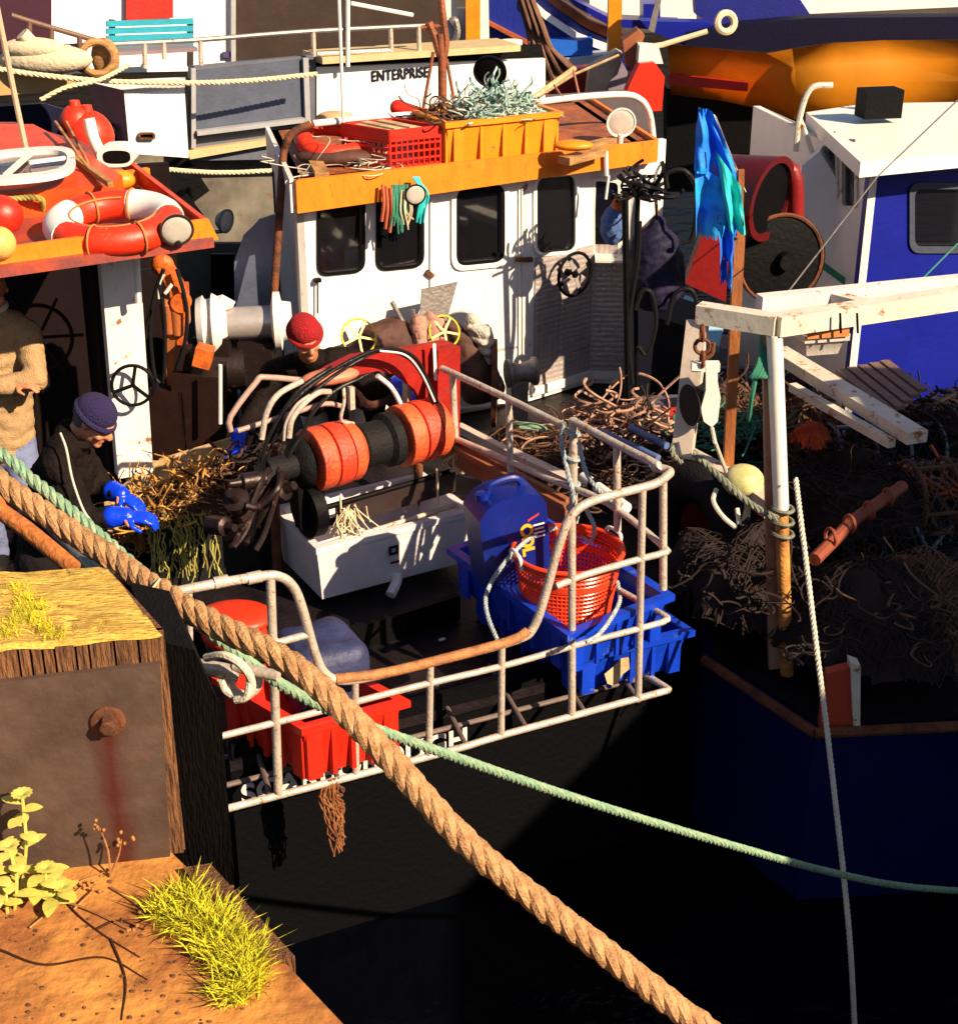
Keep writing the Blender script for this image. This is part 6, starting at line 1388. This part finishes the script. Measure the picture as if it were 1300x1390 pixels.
# ropes between boats
m=MB(); m.rope([E(-10,92,.6),E(60,102,.6),E(150,110,.6),E(265,112,.6),E(350,108,.5),E(430,100,.4)],.022,3,pitch=.14); m.build('mooring_rope',fibre,label='pale rope sagging across the blue grey panel of the boat behind',cat='rope')
m=MB(); m.rope([E(165,222,1.6),E(230,230,1.4),E(300,234,1.1),E(375,231,1.0)],.020,3,pitch=.14); m.build('mooring_rope',fibre,label='pale rope from the white oval vent to the cabin roof',cat='rope')
m=MB(); m.rope([E(55,135,.9),E(90,118,.9),E(135,108,.8),E(175,88,.6)],.018,3,pitch=.14); m.build('mooring_rope',fibre,label='short pale rope rising left of the white box with numbers',cat='rope')
for (x,y,r_,lab) in ((122,186,.19,'large round red buoy hanging beside the white box with numbers'),(104,166,.13,'smaller red buoy above the large round one'),(132,208,.12,'lowest red buoy behind the white cowl vent')):
    m=MB(); c=PY(x,y,12.2); m.ball(c,r_,(1,1,1.1)); m.lathe([(r_*.9,.05),(r_*1.3,.04)],c,UP,12); m.build('buoy',buoyr,label=lab,cat='buoy',group='red buoys left of the white box')
# bow with rails at the far left
plate([(-80,150),(60,140),(110,155),(150,230),(-80,230)],M('dark_navy',(.008,.008,.03),.5),'navy_hull',-.6)
plate([(-80,98),(50,92),(105,105),(100,122),(-80,135)],M('sandy_deck',(.42,.27,.10),.7,scale=4,amt=.4),'deck_lip',.1,.3)
m=MB(); m.tube([E(15,20,.2),E(40,28,.2),E(80,40,.2),E(135,56,.2)],.022,8,smooth=3)
for (x,y0,y1) in ((40,28,95),(70,38,70),(108,48,85)): m.tube([E(x,y0,.2),E(x,y1,.2)],.022,8)
m.tube([E(85,80,.3),E(110,95,.35),E(150,98,.3)],.02,8,smooth=3); m.build('bow_rail',M('rail_brown',(.14,.07,.05),.6,rust=.3),label='brown tubular bow rail at the top left of the photo',cat='rail')
m=MB(); m.ball(E(62,80,.3),.30,(1.3,.5,.42)); m.ball(E(45,65,.3),.22,(1.2,.5,.4)); m.tube([E(30,45,.3),E(45,60,.3),E(75,85,.3)],.06,10,smooth=4); m.build('rolled_sail',M('cream_canvas',(.66,.55,.38),.8,scale=6,amt=.4,bump=.5),label='cream rolled canvas bundle on the bow at the top left',cat='canvas')
m=MB(); m.torus(E(132,78,.4),V((.3,-1,.1)),.13,.03,24,8); m.ball(E(143,78,.3),.15,(.8,.4,1.1)); m.build('fairlead_coil',wood,label='coiled pale line by a round fairlead on the bow rail',cat='line')
# ---- further background
def far(pts,Y,mat,nm,label,cat,th=.4,slope=0,**kw):
    m=MB(); m.prism([PY(x,y,Y+(x-pts[0][0])*slope) for x,y in pts],(0,th,0)); m.bevel(.02,1)
    return m.build(nm,mat,label=label,cat=cat,**kw)
# drifter behind the name boat
t=thing('fishing_boat',PY(560,60,19)*1,'boat with blue tarpaulin, red rail and white funnel beyond the lettered boat','boat'); t.location.z=0; ORG[t.name]=V(t.location)
def fp(pts,Y,mat,nm,th=.3,par=None,**kw):
    m=MB(); m.prism([PY(x,y,Y) for x,y in pts],(0,th,0)); return m.build(nm,mat,par or t,**kw)
fp([(478,-40),(565,-40),(565,33),(478,33)],20,M('blue_tarpaulin',(.004,.02,.5),.5,scale=3,amt=.4,bump=.3),'tarpaulin')
fp([(400,-40),(470,-40),(470,35),(400,30)],19.5,M('pale_lilac_wall',(.5,.48,.52),.5,scale=3,amt=.3),'pale_wall')
m=MB(); m.lathe([(0,.36),(.9,.36),(.95,.34)],PY(575,48,19),UP,28); m.build('funnel',whitec,t)
fp([(532,52),(640,58),(640,68),(532,64)],18.5,redp,'red_rail'); fp([(533,42),(552,44),(555,53),(533,52)],18.4,yellow,'yellow_block')
m=MB(); m.bar(PY(642,-40,18),PY(642,62,18),.16,.16); m.build('yellow_post',orplas,t)
m=MB(); m.bar(PY(655,-40,18.1),PY(657,75,18.1),.09,.12); m.bar(PY(612,-20,18.1),PY(612,58,18.1),.10,.1); m.bar(PY(626,10,18.1),PY(626,60,18.1),.10,.1); m.build('white_post',whitec,t)
m=MB(); m.tube([PY(612,30,18),PY(618,28,18),PY(621,45,18),PY(615,58,18)],.05,8,smooth=4); m.build('davit',dsteel,t)
fp([(600,62),(700,62),(700,92),(600,95)],18.6,hullw,'white_bulwark'); fp([(690,82),(728,82),(728,100),(690,100)],17.5,hullw,'bow_white'); fp([(686,98),(728,98),(728,116),(686,116)],17.4,redp,'bow_red'); fp([(686,114),(728,112),(728,128),(686,130)],17.4,orplas,'bow_orange')
m=MB(); m.lathe([(0,.12),(.22,.12)],PY(694,82,17.6),UP,18); m.tube([PY(660,66,17.6),PY(690,72,17.6)],.03,8); m.build('bollard',whitec,t)
# blue boat
t=thing('fishing_boat',PY(760,60,21),'blue planked boat with curved white sheer strake at the top centre','boat'); t.location.z=0; ORG[t.name]=V(t.location)
bplank=M('blue_planked_hull',(.004,.018,.26),.45,scale=4,amt=.5,bump=.3,stretch=(6,6,.7))
def band(P0,P1,Y,mat,nm,th=.5,**kw):
    """band between two poly-lines of bearings, on a hull plane swept back by Y per point"""
    m=MB(); n=len(P0); pts=[PY(x,y,Y) for x,y in P0]+[PY(x,y,Y) for x,y in reversed(P1)]; m.prism(pts,(0,th,0)); return m.build(nm,mat,t,**kw)
band([(655,-40),(735,-10),(790,38),(862,70)],[(655,60),(700,90),(790,95),(862,95)],21,bplank,'hull')
band([(715,-8),(740,15),(785,45),(830,62)],[(715,2),(740,26),(785,56),(830,72)],20.9,hullw,'white_strake')
band([(735,-20),(760,2),(800,28),(862,55)],[(735,-6),(760,14),(800,40),(862,66)],20.95,M('brown_strake',(.42,.10,.02),.6,col2=(.2,.03,.01),scale=4),'brown_strake')
band([(660,26),(690,42),(722,58)],[(660,32),(690,48),(722,64)],20.9,M('brown_strake',(.4,.1,.02)),'rubbing_strake')
band([(748,-30),(780,0),(830,25),(925,30)],[(748,-22),(780,8),(830,36),(925,42)],20.8,bluepaint,'blue_gunwale')
band([(788,38),(812,40),(812,48),(788,48)],[(788,48),(800,48),(806,48),(812,48)],20.85,redp,'red_mark') if False else None
band([(800,-40),(945,-40)],[(800,20),(945,28)],21.6,hullw,'white_wheelhouse')
band([(873,5),(896,5)],[(873,30),(896,30)],20.7,bluepaint,'blue_locker')
band([(745,56),(805,54)],[(748,76),(804,74)],20.6,M('bright_blue',(.01,.12,.6),.5,scale=4,amt=.3),'blue_awning')
band([(765,80),(835,72)],[(765,90),(835,84)],20.5,M('pale_blue_grey',(.35,.42,.55),.5,scale=4,amt=.3),'pale_waterline')
m=MB(); m.bar(PY(835,-40,20.4),PY(833,70,20.4),.17,.17); m.build('yellow_post',orplas,t)
# bows with red paint
t=thing('fishing_boat',PY(830,120,17.5),'three boat bows in red, grey and bright red paint behind the cabin roof','boat') ; t['label']='red and grey painted bows rising behind the arch over the cabin roof'; t.location.z=0; ORG[t.name]=V(t.location)
fp([(735,100),(800,92),(812,96),(795,132),(730,140)],18.2,dkred,'dark_red_bow'); fp([(800,92),(838,70),(846,74),(818,130),(795,132)],17.9,M('weathered_beige',(.42,.36,.28),.6,scale=5,amt=.5,rust=.15),'beige_stem'); fp([(836,70),(852,98),(846,132),(816,132)],18.0,M('lilac_grey',(.25,.20,.27),.6,scale=5,amt=.4),'grey_bow')
fp([(868,86),(888,84),(902,104),(898,150),(845,152),(850,125)],17.2,M('vivid_red_bow',(.85,.03,.01),.4,scale=3,amt=.3),'bright_red_bow'); fp([(868,62),(894,64),(900,86),(866,86)],17.3,hullw,'white_bow_top'); fp([(845,55),(866,40),(875,48),(858,95),(850,90)],17.6,M('brown_stem',(.30,.09,.03),.6,scale=6,amt=.4),'brown_stem')
fp([(740,135),(850,128),(880,140),(880,215),(740,215)],16.8,M('dull_mauve',(.13,.10,.11),.7,scale=4,amt=.5),'mauve_hull')
# brown hanging net
m=MB(); 
for i in range(90):
    u=i/89; top=PY(695+u*18,-30,16.5); mid=PY(716+u*34,45+u*20,16.5); bot=PY(728+u*52,120-u*28,16.5); 
    m.tube([top,mid.lerp(top,.3)+V((0,.1*math.sin(u*20),0)),mid,bot.lerp(mid,.4)+V((0,.1*math.sin(u*26),0)),bot],.014,4,smooth=3,caps=False)
for j in range(22):
    v=j/21; P_=[]
    for i in range(10):
        u=i/9; top=PY(695+u*18,-30,16.5); mid=PY(716+u*34,45+u*20,16.5); bot=PY(728+u*52,120-u*28,16.5); P_.append(top.lerp(mid,v*2) if v<.5 else mid.lerp(bot,v*2-1))
    m.tube(P_,.010,4,caps=False)
m.build('hanging_net',M('brown_net',(.20,.10,.06),.9,col2=(.08,.035,.02),scale=6),label='brown fishing net hanging in a cone at the top centre',cat='net')
m=MB(); m.tube([PY(780,92,15.8),PY(725,132,15.5)],.03,8); m.tube([PY(840,74,15.8),PY(780,100,15.8),PY(740,125,15.6)],.014,6); m.build('net_boom',woodpale,label='pale boom under the hanging brown net',cat='boom')
m=MB(); m.tube([PY(752,115,14),PY(800,190,12)],.010,6); m.tube([PY(778,95,14),PY(800,190,12)],.010,6); m.build('stay_line',M('orange_stay',(.5,.18,.08),.7),label='pair of thin orange stays above the right end of the cabin roof',cat='stay')
# orange boat top right
t=thing('lifeboat',PY(1100,110,18),'large orange hulled boat with blue gunwale at the top right','boat'); t.location.z=0; ORG[t.name]=V(t.location)
oh=M('orange_hull_paint',(.95,.36,.01),.6,scale=2,amt=.25,bump=.05)
def hullloft(secs,mat,nm):
    m=MB(); Rg=[]
    for s_ in secs: Rg.append([m.bm.verts.new(p) for p in s_])
    for A_1,B_1 in zip(Rg,Rg[1:]):
        for k in range(len(A_1)-1): m.bm.faces.new((A_1[k],A_1[k+1],B_1[k+1],B_1[k]))
    bmesh.ops.solidify(m.bm,geom=m.bm.faces[:],thickness=.06)
    return m.build(nm,mat,t,ang=180)
secs=[]
for (x,yt,yb,Y) in ((905,60,128,19),(975,66,136,18.4),(1040,72,150,17.8),(1075,66,162,17.5),(1130,58,162,17.5),(1200,54,160,17.6),(1320,54,158,17.9)):
    a=PY(x,yt,Y); b=PY(x+4,yb,Y+.15); secs.append([a+V((0,.0,0)),a.lerp(b,.25)+V((0,-.10,0)),a.lerp(b,.5)+V((0,-.14,0)),a.lerp(b,.75)+V((0,-.1,0)),b])
hullloft(secs,oh,'hull')
m=MB(); m.prism([PY(908,100,18.78),PY(1015,112,17.72),PY(1015,124,17.72),PY(908,114,18.78)],(0,.1,0)); m.build('red_stripe',redp,t)
fp([(935,48),(1010,32),(1100,24),(1320,22),(1320,52),(1130,56),(1040,70),(930,62)],18.2,M('very_dark_navy',(.003,.003,.02),.6,spec=.15),'dark_gunwale'); fp([(870,28),(960,30),(1000,44),(930,62),(880,40)],18.6,bluepaint,'blue_tarpaulin')
fp([(1050,-40),(1320,-40),(1320,8),(1060,20)],19.5,hullw,'white_deckhouse'); fp([(940,-40),(1060,-40),(1100,20),(985,42),(945,20)],19.4,M('deep_blue',(.004,.01,.2),.5),'blue_deckhouse')
fp([(880,40),(900,-40),(906,-40),(888,44)],18.0,dsteel,'stay',th=.03); 
m=MB(); m.tube([PY(865,66,17.5),PY(900,60,17.5),PY(960,42,17.5)],.03,8); m.torus(PY(985,30,17.6),V((.3,-1,.2)),.10,.04,18,7); m.build('mooring_gear',fibre,label='pale line and block across the top of the orange boat',cat='line')
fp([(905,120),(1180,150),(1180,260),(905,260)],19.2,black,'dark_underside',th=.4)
fp([(1040,195),(1100,190),(1120,215),(1040,225)],12.8,M('brown_tarp',(.25,.08,.02),.7,scale=4,amt=.5),'brown_cover',th=.4)
# far harbour wall closing the view
m=MB(); m.prism([V((-40,36,0)),V((44,40,0)),V((44,40,3.6)),V((-40,36,3.6))],(0,1,0)); m.build('harbour_wall',M('dark_stone',(.07,.055,.05),.9,scale=1.5,amt=.6,bump=.6),label='dark stone harbour wall far behind the boats',cat='wall')

m=MB(); m.prism([V((6.3,-12,-1)),V((9,-12,-1)),V((9,5.8,-1)),V((6.3,5.8,-1))],(0,0,6.5)); m.bevel(.05,2); m.build('shade_wall',MATS['dark_stone'],label='added unseen wall on the right, put there to shade the berth',cat='wall')  # added out of view to cast shade over the right boat
